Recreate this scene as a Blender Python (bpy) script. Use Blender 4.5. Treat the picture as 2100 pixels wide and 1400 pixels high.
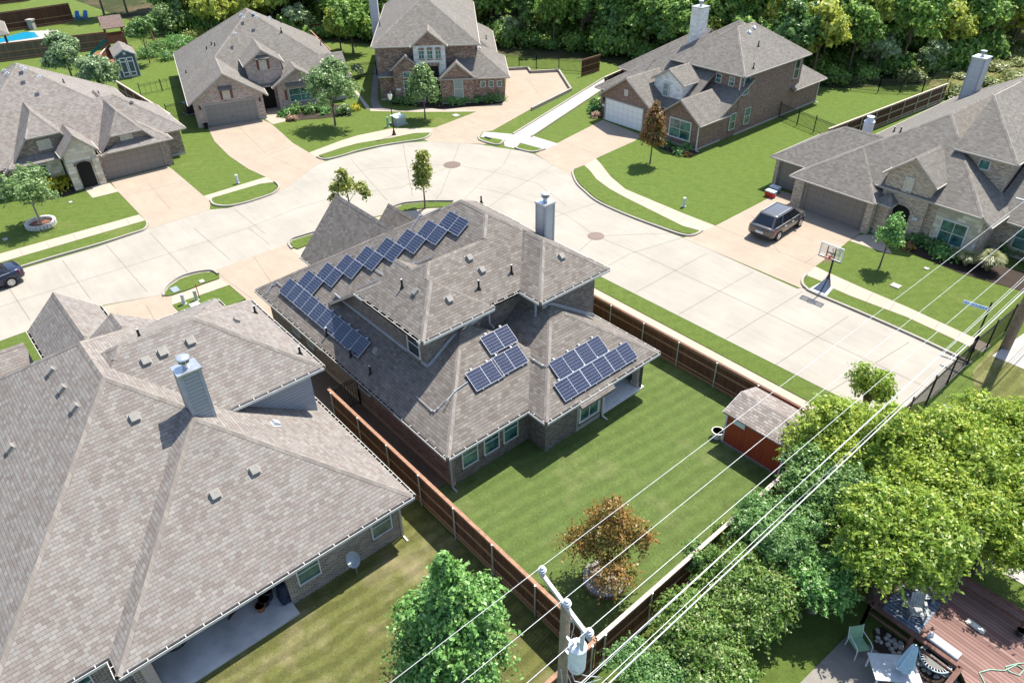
import bpy, bmesh, math, random
import numpy as np
from mathutils import Vector, Matrix
from mathutils.geometry import tessellate_polygon
random.seed(7); rng = np.random.default_rng(7)
SC = bpy.context.scene
for o in list(bpy.data.objects): bpy.data.objects.remove(o)
C = SC.collection
rad = math.radians
# ------------------------------------------------------------------ camera
CAMH = 24.3
FPX, PIT, ROL, YAW = 1496.46771, 0.624292409, 0.0165087975, 2.43173339
def _cam_axes():
    f = Vector((math.cos(PIT)*math.cos(YAW), math.cos(PIT)*math.sin(YAW), -math.sin(PIT)))
    r = Vector((math.sin(YAW), -math.cos(YAW), 0)); d = f.cross(r)
    return r*math.cos(ROL)+d*math.sin(ROL), d*math.cos(ROL)-r*math.sin(ROL), f
CR, CD, CF = _cam_axes()
cam = bpy.data.objects.new('camera', bpy.data.cameras.new('camera')); C.objects.link(cam)
m3 = Matrix((CR, -CD, -CF)).transposed()
cam.matrix_world = Matrix.Translation((0, 0, CAMH)) @ m3.to_4x4()
cam.data.sensor_width = 36; cam.data.sensor_fit = 'HORIZONTAL'
cam.data.lens = FPX/2100*36; cam.data.clip_end = 2000; cam.data.clip_start = 0.5
SC.camera = cam
# ------------------------------------------------------------------ light
sund = Vector((-0.086, 0.53, 1)).normalized()
elev = math.asin(sund.z); azim = math.atan2(sund.x, sund.y)
w = bpy.data.worlds.new('World'); SC.world = w; w.use_nodes = True
wn = w.node_tree; bg = wn.nodes['Background']
sky = wn.nodes.new('ShaderNodeTexSky'); sky.sky_type = 'NISHITA'; sky.sun_disc = False
sky.sun_elevation = elev; sky.sun_rotation = azim
wn.links.new(sky.outputs[0], bg.inputs[0]); bg.inputs[1].default_value = 0.14
sl = bpy.data.lights.new('sun', 'SUN'); sl.energy = 5.0; sl.angle = rad(0.5); sl.color = (1, .95, .85)
so = bpy.data.objects.new('sun', sl); C.objects.link(so)
so.rotation_euler = sund.to_track_quat('Z', 'Y').to_euler()
SC.view_settings.view_transform = 'Standard'; SC.view_settings.look = 'None'
SC.view_settings.exposure = 0.97; SC.view_settings.gamma = 1
# ------------------------------------------------------------------ pixel -> point on a real plane of the place
def ray(px, py): return CR*((px-1050)/FPX) + CD*((py-700)/FPX) + CF
def P(px, py, z=0.0):
    d = ray(px, py); t = (z-CAMH)/d.z
    return Vector((d.x*t, d.y*t, z))
def onplane(px, py, n, d):
    r = ray(px, py); n = Vector(n); t = (d-n.z*CAMH)/n.dot(r)
    return Vector((r.x*t, r.y*t, CAMH+r.z*t))
# ------------------------------------------------------------------ objects
def tag(o, label=None, cat=None, group=None, kind=None):
    if label: o['label'] = label
    if cat: o['category'] = cat
    if group: o['group'] = group
    if kind: o['kind'] = kind
    return o
def empty(name, loc, label=None, cat=None, group=None):
    o = bpy.data.objects.new(name, None); C.objects.link(o); o.location = loc
    o.empty_display_size = .2
    return tag(o, label, cat, group)
def copy_tree(o, parent=None):
    c = o.copy(); C.objects.link(c); c.parent = parent
    for ch in list(o.children): copy_tree(ch, c)
    return c
class MB:
    """collects faces in some frame and builds ONE mesh object"""
    def __init__(s, T=None): s.v = []; s.f = []; s.m = []; s.T = T
    def face(s, pts, mi=0):
        b = len(s.v); s.v += [Vector(p) for p in pts]; s.f.append(tuple(range(b, b+len(pts)))); s.m.append(mi)
    def box(s, x0, x1, y0, y1, z0, z1, mi=0):
        p = [(x0,y0,z0),(x1,y0,z0),(x1,y1,z0),(x0,y1,z0),(x0,y0,z1),(x1,y0,z1),(x1,y1,z1),(x0,y1,z1)]
        s.hexa(p, mi)
    def hexa(s, p, mi=0):
        for q in ((3,2,1,0),(4,5,6,7),(0,1,5,4),(1,2,6,5),(2,3,7,6),(3,0,4,7)): s.face([p[i] for i in q], mi)
    def beam(s, a, b, w, h=None, mi=0, up=(0,0,1)):
        a = Vector(a); b = Vector(b); h = h or w; d = (b-a).normalized(); u = Vector(up)
        if abs(d.dot(u)) > .99: u = Vector((1,0,0))
        x = d.cross(u).normalized()*w/2; y = x.cross(d).normalized()*h/2
        s.hexa([a-x-y, a+x-y, b+x-y, b-x-y, a-x+y, a+x+y, b+x+y, b-x+y], mi)
    def tube(s, pts, rs, n=8, mi=0, cap=True):
        pts = [Vector(p) for p in pts]
        if not hasattr(rs, '__len__'): rs = [rs]*len(pts)
        rings = []
        for i, p in enumerate(pts):
            d = (pts[min(i+1, len(pts)-1)]-pts[max(i-1, 0)]).normalized()
            u = Vector((0,0,1)) if abs(d.z) < .9 else Vector((1,0,0))
            x = d.cross(u).normalized(); y = x.cross(d).normalized()
            rings.append([p+(x*math.cos(k*2*math.pi/n)+y*math.sin(k*2*math.pi/n))*rs[i] for k in range(n)])
        b = len(s.v)
        for r in rings: s.v += r
        for i in range(len(rings)-1):
            for k in range(n):
                s.f.append((b+i*n+k, b+i*n+(k+1) % n, b+(i+1)*n+(k+1) % n, b+(i+1)*n+k)); s.m.append(mi)
        if cap:
            s.f.append(tuple(b+k for k in range(n))); s.m.append(mi)
            s.f.append(tuple(b+(len(rings)-1)*n+k for k in reversed(range(n)))); s.m.append(mi)
    def lathe(s, c, prof, n=16, mi=0):
        c = Vector(c); s.tube([c+Vector((0,0,z)) for r, z in prof], [max(r, .001) for r, z in prof], n, mi)
    def prism(s, pts, z0, z1, mi=0, mside=None):
        """pts: plan polygon (any frame)"""
        pts = [Vector((p[0], p[1], 0)) for p in pts]
        a = sum(pts[i].x*pts[(i+1) % len(pts)].y-pts[(i+1) % len(pts)].x*pts[i].y for i in range(len(pts)))
        if a < 0: pts.reverse()
        tri = tessellate_polygon([pts])
        for t in tri:
            q = [pts[i] for i in t]
            if (q[1]-q[0]).cross(q[2]-q[0]).z < 0: q.reverse()
            s.face([(p.x, p.y, z1) for p in q], mi)
        if z1-z0 > .0005:
            for i in range(len(pts)):
                p, q = pts[i], pts[(i+1) % len(pts)]
                s.face([(p.x,p.y,z0),(q.x,q.y,z0),(q.x,q.y,z1),(p.x,p.y,z1)], mi if mside is None else mside)
    def build(s, name, mats, parent=None, loc=None, smooth=False, merge=False, bevel=0):
        if not isinstance(mats, (list, tuple)): mats = [mats]
        me = bpy.data.meshes.new(name)
        base = Vector(loc) if loc is not None else (parent_world(parent) if parent else Vector((0,0,0)))
        V = [(s.T @ p if s.T is not None else p) - base for p in s.v]
        me.from_pydata([tuple(p) for p in V], [], s.f)
        uv = me.uv_layers.new(name='UVMap')
        co = s.v
        k = 0
        data = [0.0]*(2*len(me.loops))
        for fi, f in enumerate(s.f):
            p0 = co[f[0]]; n = Vector((0,0,0))
            for i in range(1, len(f)-1): n += (co[f[i]]-p0).cross(co[f[i+1]]-p0)
            if n.length < 1e-12: n = Vector((0,0,1))
            n.normalize()
            if abs(n.z) > .999: ux, vx = Vector((1,0,0)), Vector((0,1,0))
            else:
                ux = Vector((0,0,1)).cross(n).normalized(); vx = n.cross(ux)
            for i in f:
                data[k] = co[i].dot(ux); data[k+1] = co[i].dot(vx); k += 2
        uv.data.foreach_set('uv', data)
        for m in mats: me.materials.append(m)
        me.polygons.foreach_set('material_index', s.m)
        if smooth: me.polygons.foreach_set('use_smooth', [True]*len(me.polygons))
        if merge or bevel:
            bm = bmesh.new(); bm.from_mesh(me); bmesh.ops.remove_doubles(bm, verts=bm.verts, dist=.0005)
            if bevel: bmesh.ops.bevel(bm, geom=list(bm.edges), offset=bevel, segments=2, affect='EDGES', clamp_overlap=True)
            bm.to_mesh(me); bm.free()
        o = bpy.data.objects.new(name, me); C.objects.link(o)
        if parent: o.parent = parent
        elif loc is not None: o.location = loc
        return o
def parent_world(p):
    v = Vector((0,0,0))
    while p is not None: v += Vector(p.location); p = p.parent
    return v
# ------------------------------------------------------------------ materials
class Nt:
    def __init__(s, name):
        s.m = bpy.data.materials.new(name); s.m.use_nodes = True; s.t = s.m.node_tree
        s.b = s.t.nodes['Principled BSDF']; s.b.inputs['Specular IOR Level'].default_value = .3
    def n(s, ty, **k):
        nd = s.t.nodes.new(ty)
        for a, v in k.items():
            a = a.replace('_', ' ') if a[0].isupper() else a
            if a[0].isupper(): s.put(nd.inputs[a], v)
            else: setattr(nd, a, v)
        return nd
    def put(s, inp, v):
        if isinstance(v, bpy.types.NodeSocket): s.t.links.new(v, inp)
        elif isinstance(v, tuple) and len(v) == 3 and inp.type == 'RGBA': inp.default_value = (*v, 1)
        else: inp.default_value = v
    def mix(s, f, a, b, bt='MIX'):
        nd = s.t.nodes.new('ShaderNodeMix'); nd.data_type = 'RGBA'; nd.blend_type = bt
        s.put(nd.inputs[0], f); s.put(nd.inputs[6], a); s.put(nd.inputs[7], b); return nd.outputs[2]
    def ramp(s, f, stops):
        nd = s.t.nodes.new('ShaderNodeValToRGB'); s.put(nd.inputs[0], f)
        while len(nd.color_ramp.elements) < len(stops): nd.color_ramp.elements.new(.5)
        for e, (p, c) in zip(nd.color_ramp.elements, stops):
            e.position = p; e.color = (*c, 1) if isinstance(c, tuple) else (c, c, c, 1)
        return nd.outputs[0]
    def noise(s, vec, sc, det=3, rough=.6):
        return s.n('ShaderNodeTexNoise', Vector=vec, Scale=sc, Detail=det, Roughness=rough).outputs['Fac']
    def obj(s): return s.n('ShaderNodeTexCoord').outputs['Object']
    def uv(s): return s.n('ShaderNodeTexCoord').outputs['UV']
    def pos(s): return s.n('ShaderNodeNewGeometry').outputs['Position']
    def bump(s, h, dist=.01, st=1.0):
        s.put(s.b.inputs['Normal'], s.n('ShaderNodeBump', Height=h, Distance=dist, Strength=st).outputs[0])
    def col(s, v): s.put(s.b.inputs['Base Color'], v)
    def rough(s, v): s.put(s.b.inputs['Roughness'], v)
MC = {}
def plain(name, c, rough=.7, metal=0.0, var=.12, sc=6.0, spec=.3):
    if name in MC: return MC[name]
    t = Nt(name); f = t.noise(t.obj(), sc)
    d = tuple(x*(1-var) for x in c); l = tuple(min(1, x*(1+var)) for x in c)
    t.col(t.ramp(f, [(.3, d), (.7, l)])); t.rough(rough); t.b.inputs['Metallic'].default_value = metal
    t.b.inputs['Specular IOR Level'].default_value = spec
    MC[name] = t.m; return t.m
def brickm(name, stops, mortar, w, h, ms, bd=.006, big=.18, rough=.85, smooth=.1, off=.5, gran=0, rows=0):
    t = Nt(name); uv = t.uv()
    br = t.n('ShaderNodeTexBrick', Vector=uv, Color1=(0,0,0), Color2=(1,1,1), Mortar=(0,0,0), Scale=1.0)
    br.inputs['Mortar Size'].default_value = ms; br.inputs['Brick Width'].default_value = w
    br.inputs['Row Height'].default_value = h; br.inputs['Mortar Smooth'].default_value = smooth; br.offset = off
    c = t.ramp(br.outputs['Color'], stops)
    nz = t.noise(t.obj(), .35, 4, .6)
    c = t.mix(1.0, c, t.ramp(nz, [(.3, 1-big), (.7, 1+big*.0+.0)]), 'MULTIPLY')
    if gran:
        g = t.noise(t.obj(), 26, 2, .8)
        c = t.mix(1.0, c, t.ramp(g, [(.25, 1-gran), (.75, 1.0)]), 'MULTIPLY')
    if rows:
        sx = t.n('ShaderNodeSeparateXYZ', Vector=uv)
        dv = t.n('ShaderNodeMath', operation='DIVIDE'); t.put(dv.inputs[0], sx.outputs[1]); dv.inputs[1].default_value = h
        fr = t.n('ShaderNodeMath', operation='FRACT'); t.put(fr.inputs[0], dv.outputs[0])
        wob = t.noise(t.obj(), 3.5, 3, .8)
        c = t.mix(t.ramp(wob, [(.30, .35), (.62, 1.0)]), c, t.mix(1.0, c, t.ramp(fr.outputs[0], [(0, rows), (.16, .97), (.85, 1.0), (1.0, rows*1.25)]), 'MULTIPLY'))  # shadow line at each course edge, painted into the shingle colour
        st = t.n('ShaderNodeMapping', Vector=uv); st.inputs['Scale'].default_value = (1.6, .16, 1)
        c = t.mix(1.0, c, t.ramp(t.noise(st.outputs[0], 1.0, 5, .65), [(.3, .88), (.65, 1.0)]), 'MULTIPLY')
    c = t.mix(br.outputs['Fac'], c, mortar)
    t.col(c); t.rough(rough)
    inv = t.n('ShaderNodeMath', operation='SUBTRACT'); inv.inputs[0].default_value = 1; t.put(inv.inputs[1], br.outputs['Fac'])
    t.bump(inv.outputs[0], bd, .8)
    MC[name] = t.m; return t.m
SH1 = brickm('shingle_taupe', [(0, (0.204,0.173,0.155)), (.3, (0.233,0.202,0.184)), (.55, (0.257,0.228,0.207)), (.75, (0.249,0.232,0.216)), (1, (0.294,0.270,0.246))], (0.114,0.093,0.082), .22, .145, .0025, .012, .10, .95, .3, rows=.52, gran=.16)
SH2 = brickm('shingle_grey', [(0, (0.159,0.143,0.127)), (.3, (0.185,0.168,0.148)), (.6, (0.206,0.188,0.167)), (.8, (0.202,0.188,0.169)), (1, (0.241,0.221,0.195))], (0.112,0.099,0.085), .24, .145, .0025, .012, .12, .95, .3, rows=.52, gran=.14)
SHM = brickm('shingle_weathered', [(0, (0.156,0.132,0.114)), (.3, (0.185,0.162,0.142)), (.6, (0.211,0.185,0.164)), (.8, (0.207,0.187,0.170)), (1, (0.253,0.226,0.201))], (0.093,0.076,0.067), .24, .145, .0025, .012, .14, .95, .3, rows=.52, gran=.16)
SHF = brickm('shingle_cap', [(0, (0.185,0.161,0.143)), (.5, (0.219,0.193,0.172)), (1, (0.258,0.233,0.207))], (0.146,0.122,0.106), .19, 5, .005, .004, .12, .95)
SHR = brickm('shingle_shed', [(0, (0.198,0.164,0.146)), (.5, (0.270,0.236,0.213)), (1, (0.342,0.309,0.279))], (0.117,0.091,0.080), .26, .145, .008, .009, .1, .95, rows=.52, gran=.15)
BK0 = brickm('brick_dark_grey', [(0, (0.041,0.033,0.031)), (.4, (0.100,0.078,0.066)), (.8, (0.142,0.118,0.104)), (1, (0.212,0.177,0.153))], (0.260,0.236,0.206), .22, .078, .013)
BK0B = brickm('brick_brown_side', [(0, (0.096,0.061,0.046)), (.5, (0.192,0.124,0.088)), (1, (0.302,0.213,0.159))], (0.351,0.301,0.229), .22, .078, .011)
BK1 = brickm('brick_grey_tan', [(0, (0.071,0.053,0.042)), (.5, (0.177,0.142,0.118)), (1, (0.307,0.254,0.212))], (0.425,0.389,0.342), .22, .078, .014)
BK2 = brickm('brick_rustic_taupe', [(0, (0.106,0.073,0.061)), (.5, (0.236,0.171,0.136)), (1, (0.389,0.295,0.236))], (0.354,0.307,0.260), .24, .085, .012)
BK3 = brickm('brick_mottled_pink', [(0, (0.189,0.094,0.077)), (.4, (0.354,0.224,0.183)), (.7, (0.496,0.366,0.307)), (1, (0.177,0.130,0.118))], (0.590,0.531,0.472), .24, .085, .014)
BK4 = brickm('brick_warm_brown', [(0, (0.083,0.047,0.035)), (.45, (0.224,0.124,0.085)), (.8, (0.342,0.218,0.159)), (1, (0.496,0.378,0.307))], (0.307,0.236,0.195), .24, .085, .012)
BK5 = brickm('brick_red_brown', [(0, (0.142,0.077,0.059)), (.5, (0.236,0.136,0.106)), (1, (0.319,0.201,0.153))], (0.295,0.224,0.183), .22, .078, .010)
BK6 = brickm('brick_tan_mix', [(0, (0.189,0.136,0.094)), (.4, (0.378,0.277,0.201)), (.75, (0.543,0.425,0.319)), (1, (0.142,0.106,0.094))], (0.566,0.484,0.389), .24, .085, .013)
STN = brickm('stone_cream', [(0, (.42,.37,.28)), (.5, (.62,.56,.45)), (1, (.72,.67,.56))], (.45,.40,.32), .55, .28, .012, .012)
STW = brickm('stone_white', [(0, (.60,.59,.56)), (.5, (.74,.73,.70)), (1, (.82,.81,.78))], (.50,.49,.46), .45, .22, .01, .012)
SID = brickm('siding_grey', [(0, (.27,.29,.32)), (1, (.30,.32,.35))], (.15,.165,.19), 40, .165, .012, .01, .05, .5)
SIDL = brickm('siding_light_grey', [(0, (.42,.44,.46)), (1, (.46,.48,.50))], (.25,.265,.28), 40, .165, .010, .008, .05, .5)
RED = brickm('siding_barn_red', [(0, (.33,.052,.022)), (1, (.38,.062,.027))], (.20,.03,.014), .2, 40, .008, .006, .12, .5)
TRW = plain('trim_white', (.58,.56,.52), .6); TRG = plain('trim_greige', (.42,.38,.33), .6); TRT = plain('trim_taupe', (.36,.32,.28), .6)
TRB = plain('trim_bluegrey', (.30,.31,.34), .55)
CON = plain('foundation_concrete', (.42,.39,.35), .85)
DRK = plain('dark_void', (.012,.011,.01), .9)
MET = plain('metal_galvanised', (.55,.57,.60), .35, .8); BLK = plain('metal_black', (.02,.02,.022), .4, .3)
WHM = plain('metal_white', (.55,.57,.60), .45); 
VNT = plain('roof_vent_grey', (.24,.225,.205), .6)
def glassm(name, top, low):
    t = Nt(name); f = t.noise(t.obj(), 1.4, 2); t.col(t.ramp(f, [(.35, low), (.7, top)])); t.rough(.08)
    t.b.inputs['Specular IOR Level'].default_value = .7; return t.m
GLS = glassm('window_glass_teal', (.09,.22,.19), (.012,.045,.05)); GLD = glassm('window_glass_dark', (.03,.05,.06), (.01,.015,.02))
BLI = brickm('window_blinds', [(0, (.30,.36,.32)), (1, (.40,.46,.42))], (.12,.17,.16), 30, .05, .01, .003, .05, .3)
def doorm(name, c):
    t = Nt(name); uv = t.uv()
    br = t.n('ShaderNodeTexBrick', Vector=uv, Color1=c, Color2=tuple(x*.97 for x in c), Mortar=tuple(x*.6 for x in c), Scale=1.0)
    br.inputs['Mortar Size'].default_value = .012; br.inputs['Brick Width'].default_value = .61; br.inputs['Row Height'].default_value = .53; br.offset = 0
    t.col(br.outputs['Color']); t.rough(.5); return t.m
GDT = doorm('garage_door_taupe', (.235,.20,.17)); GDW = doorm('garage_door_white', (.80,.79,.76)); GDG = doorm('garage_door_grey', (.23,.22,.20))
# ------------------------------------------------------------------ roofs from eave planes
PITCH = .667
class House:
    def __init__(s, name, label, yaw, ctr, roofm, wallm, trim=TRG, oh=.45, cat='house', group=None):
        s.yaw = rad(yaw); s.R = Matrix.Rotation(s.yaw, 4, 'Z'); s.Ri = s.R.inverted()
        s.root = empty(name, s.R @ Vector((ctr[0], ctr[1], 0)), label, cat, group)
        s.blocks = []; s.rm = roofm; s.wm = wallm; s.tm = trim; s.oh = oh
    # sides: dict L(y0) R(y1) F(x0) B(x1) -> eave height or (height, pitch) or None (gable); walls: side set that gets a wall
    def block(s, x0, x1, y0, y1, F=None, B=None, L=None, R=None, wall=None, zb=0, oh=None, th=.16, planes=(), nowall=''):
        k = len(s.blocks)*.004
        pl = []
        for key, v, a, b, e in (('F', F, 1, 0, x0), ('B', B, -1, 0, x1), ('L', L, 0, 1, y0), ('R', R, 0, -1, y1)):
            if v is None: continue
            h, p = v[:2] if isinstance(v, tuple) else (v, PITCH)
            if isinstance(v, tuple) and len(v) > 2: e = v[2]
            pl.append((key, a*p, b*p, h+k-(a*e+b*e)*p))
        for q in planes: pl.append(q)
        s.blocks.append(dict(x0=x0, x1=x1, y0=y0, y1=y1, pl=pl, wall=wall or s.wm, zb=zb, oh=s.oh if oh is None else oh, th=th, nowall=nowall))
    @staticmethod
    def hgt(b, x, y):
        if not (b['x0'] < x < b['x1'] and b['y0'] < y < b['y1']): return -9
        return min(p[1]*x+p[2]*y+p[3] for p in b['pl'])
    def other(s, i, x, y):
        return max([s.hgt(b, x, y) for j, b in enumerate(s.blocks) if j != i] + [-9])
    @staticmethod
    def cells(pl, rect):
        out = []
        for i, p in enumerate(pl):
            poly = list(rect)
            for j, q in enumerate(pl):
                if i == j: continue
                a, b, c = p[1]-q[1], p[2]-q[2], p[3]-q[3]
                if abs(a)+abs(b) < 1e-9 and abs(c) < 1e-9:
                    if j < i: poly = []
                    continue
                new = []
                for m in range(len(poly)):
                    u, v = poly[m], poly[(m+1) % len(poly)]
                    du = a*u[0]+b*u[1]+c; dv = a*v[0]+b*v[1]+c
                    if du <= 1e-7: new.append(u)
                    if (du < -1e-7 and dv > 1e-7) or (du > 1e-7 and dv < -1e-7):
                        t = du/(du-dv); new.append((u[0]+(v[0]-u[0])*t, u[1]+(v[1]-u[1])*t))
                poly = new
                if len(poly) < 3: break
            if len(poly) >= 3: out.append((p, poly))
        return out
    def make(s, near=False, caps=True, foundation=True, cap_mat=None):
        T = s.R; roof = MB(T); trim = MB(T); walls = {}; cap = []; gut = []; fnd = MB(T)
        wts = {}
        for bi, b in enumerate(s.blocks):
            x0, x1, y0, y1 = b['x0'], b['x1'], b['y0'], b['y1']
            rect = [(x0,y0),(x1,y0),(x1,y1),(x0,y1)]
            H = lambda p, q: p[1]*q[0]+p[2]*q[1]+p[3]
            cells = s.cells(b['pl'], rect)
            def onb(u, v):
                for ax, val in ((0,x0),(0,x1),(1,y0),(1,y1)):
                    if abs(u[ax]-val) < 1e-5 and abs(v[ax]-val) < 1e-5: return True
                return False
            edges = []
            for p, poly in cells:
                roof.face([(q[0], q[1], H(p, q)) for q in poly])
                trim.face([(q[0], q[1], H(p, q)-b['th']) for q in reversed(poly)])
                for m in range(len(poly)):
                    u, v = poly[m], poly[(m+1) % len(poly)]
                    if math.hypot(u[0]-v[0], u[1]-v[1]) < 1e-4: continue
                    if onb(u, v):
                        hu, hv = H(p, u), H(p, v)
                        trim.face([(u[0],u[1],hu-b['th']),(v[0],v[1],hv-b['th']),(v[0],v[1],hv-.012),(u[0],u[1],hu-.012)])
                        # drip edge slightly proud
                        if abs(hu-hv) < .01: s.gutter(gut, bi, u, v, hu, near)
                        else: s.rake(trim, bi, u, v, hu, hv)
                    else: edges.append((p, u, v))
            if caps:
                done = []
                for p, u, v in edges:
                    key = tuple(sorted([(round(u[0],3), round(u[1],3)), (round(v[0],3), round(v[1],3))]))
                    if key in done: continue
                    done.append(key)
                    qs = [q for q in b['pl'] if abs(H(q,u)-H(p,u)) < 1e-4 and abs(H(q,v)-H(p,v)) < 1e-4]
                    if len(qs) >= 2: s.cap(cap, bi, u, v, qs[0], qs[1], H)
            # walls
            o = b['oh']+.006*bi; wx0, wx1, wy0, wy1 = x0+o, x1-o, y0+o, y1-o
            if wx1 > wx0 and wy1 > wy0 and b['nowall'] != 'all':
                x0, x1, y0, y1 = wx0, wx1, wy0, wy1
                wm = walls.setdefault(b['wall'].name, MB(T)); wts[b['wall'].name] = b['wall']
                for p, poly in s.cells(b['pl'], [(x0,y0),(x1,y0),(x1,y1),(x0,y1)]):
                    for m in range(len(poly)):
                        u, v = poly[m], poly[(m+1) % len(poly)]
                        if math.hypot(u[0]-v[0], u[1]-v[1]) < 1e-4 or not onb(u, v): continue
                        sd = 'F' if abs(u[0]-x0)+abs(v[0]-x0) < 1e-4 else 'B' if abs(u[0]-x1)+abs(v[0]-x1) < 1e-4 else 'L' if abs(u[1]-y0)+abs(v[1]-y0) < 1e-4 else 'R'
                        if sd in b['nowall']: continue
                        hu, hv = H(p, u)-b['th']+.01, H(p, v)-b['th']+.01
                        wm.face([(u[0],u[1],b['zb']),(v[0],v[1],b['zb']),(v[0],v[1],hv),(u[0],u[1],hu)])
                if foundation and b['zb'] == 0 and b['nowall'] == '':
                    fnd.box(x0-.02, x1+.02, y0-.02, y1+.02, 0, .16+.002*bi)
        s.roof = roof.build('roof', s.rm, s.root)
        trim.build('eave_trim', s.tm, s.root)
        for c_ in cap: c_.build('ridge_cap', cap_mat or SHF, s.roof)
        for g_ in gut: g_.build('gutter', [TRW if near else TRG, DRK], s.root)
        if fnd.f: fnd.build('foundation', CON, s.root)
        for nme, wm in walls.items(): wm.build('wall', wts[nme], s.root)
    def rake(s, trim, bi, u, v, hu, hv): pass
    def gutter(s, gl_, bi, u, v, h, near):
        b = s.blocks[bi]
        L = math.hypot(v[0]-u[0], v[1]-u[1]); d = ((v[0]-u[0])/L, (v[1]-u[1])/L); n = (d[1], -d[0])
        # outward normal
        cx, cy = (b['x0']+b['x1'])/2, (b['y0']+b['y1'])/2
        if (cx-u[0])*n[0]+(cy-u[1])*n[1] > 0: n = (-n[0], -n[1])
        N = max(2, int(L/.15)); runs = []; cur = None
        for i in range(N+1):
            t = L*i/N; x, y = u[0]+d[0]*t+n[0]*.08, u[1]+d[1]*t+n[1]*.08
            ok = s.other(bi, x, y) < h-.08
            if ok:
                cur = [t, t] if cur is None else [cur[0], t]
            elif cur: runs.append(cur); cur = None
        if cur: runs.append(cur)
        def q(t, o, z): return (u[0]+d[0]*t+n[0]*o, u[1]+d[1]*t+n[1]*o, z)
        def bx(t0, t1, o0, o1, z0, z1, mi):
            gl_[-1].hexa([q(t0,o0,z0), q(t1,o0,z0), q(t1,o1,z0), q(t0,o1,z0), q(t0,o0,z1), q(t1,o0,z1), q(t1,o1,z1), q(t0,o1,z1)], mi)
        for a, e in runs:
            if e-a < .3: continue
            gut = MB(s.R); gl_.append(gut)
            if near:
                bx(a, e, .003, .095, h-.14, h-.125, 0); bx(a, e, .004, .094, h-.1249, h-.10, 1)
                bx(a, e, .095, .113, h-.14, h-.02, 0)
                t = a+.3
                while t < e-.1: bx(t-.012, t+.012, -.02, .094, h+.004, h+.012, 0); t += .62
            else: bx(a, e, .003, .065, h-.12, h-.02, 0)
    def cap(s, cl_, bi, u, v, p, q, H):
        L = math.hypot(v[0]-u[0], v[1]-u[1])
        if L < .3: return
        d = ((v[0]-u[0])/L, (v[1]-u[1])/L); n = (-d[1], d[0])
        N = max(2, int(L/.12)); runs = []; cur = None
        for i in range(N+1):
            t = L*i/N; x, y = u[0]+d[0]*t, u[1]+d[1]*t; h = H(p, (x, y))
            ok = True
            if s.other(bi, x, y) > h+.03: ok = False
            else:
                for sg in (1, -1):
                    xx, yy = x+n[0]*.35*sg, y+n[1]*.35*sg
                    hh = min(H(p, (xx,yy)), H(q, (xx,yy)))
                    if s.other(bi, xx, yy) > hh+.06: ok = False
            if ok: cur = [t, t] if cur is None else [cur[0], t]
            elif cur: runs.append(cur); cur = None
        if cur: runs.append(cur)
        for a, e in runs:
            if e-a < .35: continue
            cap = MB(s.R); cl_.append(cap)
            for sg in (1, -1):
                def w(t, o, dz):
                    x, y = u[0]+d[0]*t+n[0]*o*sg, u[1]+d[1]*t+n[1]*o*sg
                    return Vector((x, y, min(H(p,(x,y)), H(q,(x,y)))+dz))
                t0 = a
                A, B_, C_, D_ = w(a,0,.035), w(e,0,.035), w(e,.125,.015), w(a,.125,.015)
                f = [A, B_, C_, D_]
                if (B_-A).cross(C_-A).z < 0: f.reverse()
                cap.face(f)
                lo = [w(e,.125,.015), w(a,.125,.015), w(a,.127,-.01), w(e,.127,-.01)]
                cap.face(lo)
    # ---- helpers on walls
    def L(s, p): return s.Ri @ p
    def hit(s, ax, c, px, py):
        n = s.R @ (Vector((1,0,0)) if ax == 'x' else Vector((0,1,0)))
        return s.Ri @ onplane(px, py, n, c)
    def hitz(s, px, py, z): return s.Ri @ P(px, py, z)
    def rect(s, ax, c, p1, p2):
        a, b = s.hit(ax, c, *p1), s.hit(ax, c, *p2); i = 1 if ax == 'x' else 0
        return min(a[i], b[i]), max(a[i], b[i]), min(a.z, b.z), max(a.z, b.z)
    def wbox(s, mb, ax, sg, c, u0, u1, z0, z1, o0, o1, mi=0):
        a, b = sorted((c+sg*o0, c+sg*o1))
        if ax == 'x': mb.box(a, b, u0, u1, z0, z1, mi)
        else: mb.box(u0, u1, a, b, z0, z1, mi)
    def window(s, ax, sg, c, r, cols=2, rows=2, fm=None, pm=None, bar=.04, frame=.05, name='window', split=None, label=None):
        u0, u1, z0, z1 = r; fm = fm or TRW; pm = pm or GLS
        f = MB(s.R); W = lambda *a: s.wbox(f, ax, sg, c, *a)
        W(u0-frame, u1+frame, z0-frame, z0, -.02, .06); W(u0-frame, u1+frame, z1, z1+frame, -.02, .06)
        W(u0-frame, u0, z0, z1, -.02, .058); W(u1, u1+frame, z0, z1, -.02, .058)
        for i in range(1, cols):
            u = u0+(u1-u0)*i/cols; W(u-bar/2, u+bar/2, z0, z1, -.02, .05)
        for j in range(1, rows):
            z = z0+(z1-z0)*j/rows; W(u0, u1, z-bar/2, z+bar/2, -.02, .045)
        fo = f.build(name, fm, s.root)
        if label: fo['label'] = label
        g = MB(s.R); s.wbox(g, ax, sg, c, u0, u1, z0, z1, -.03, .022); g.build('pane', pm, fo)
        if z0 > .3:
            q = MB(s.R); s.wbox(q, ax, sg, c, u0-frame-.03, u1+frame+.03, z0-frame-.09, z0-frame-.002, -.02, .10); q.build('sill', s.wm, fo)
        return fo
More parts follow.
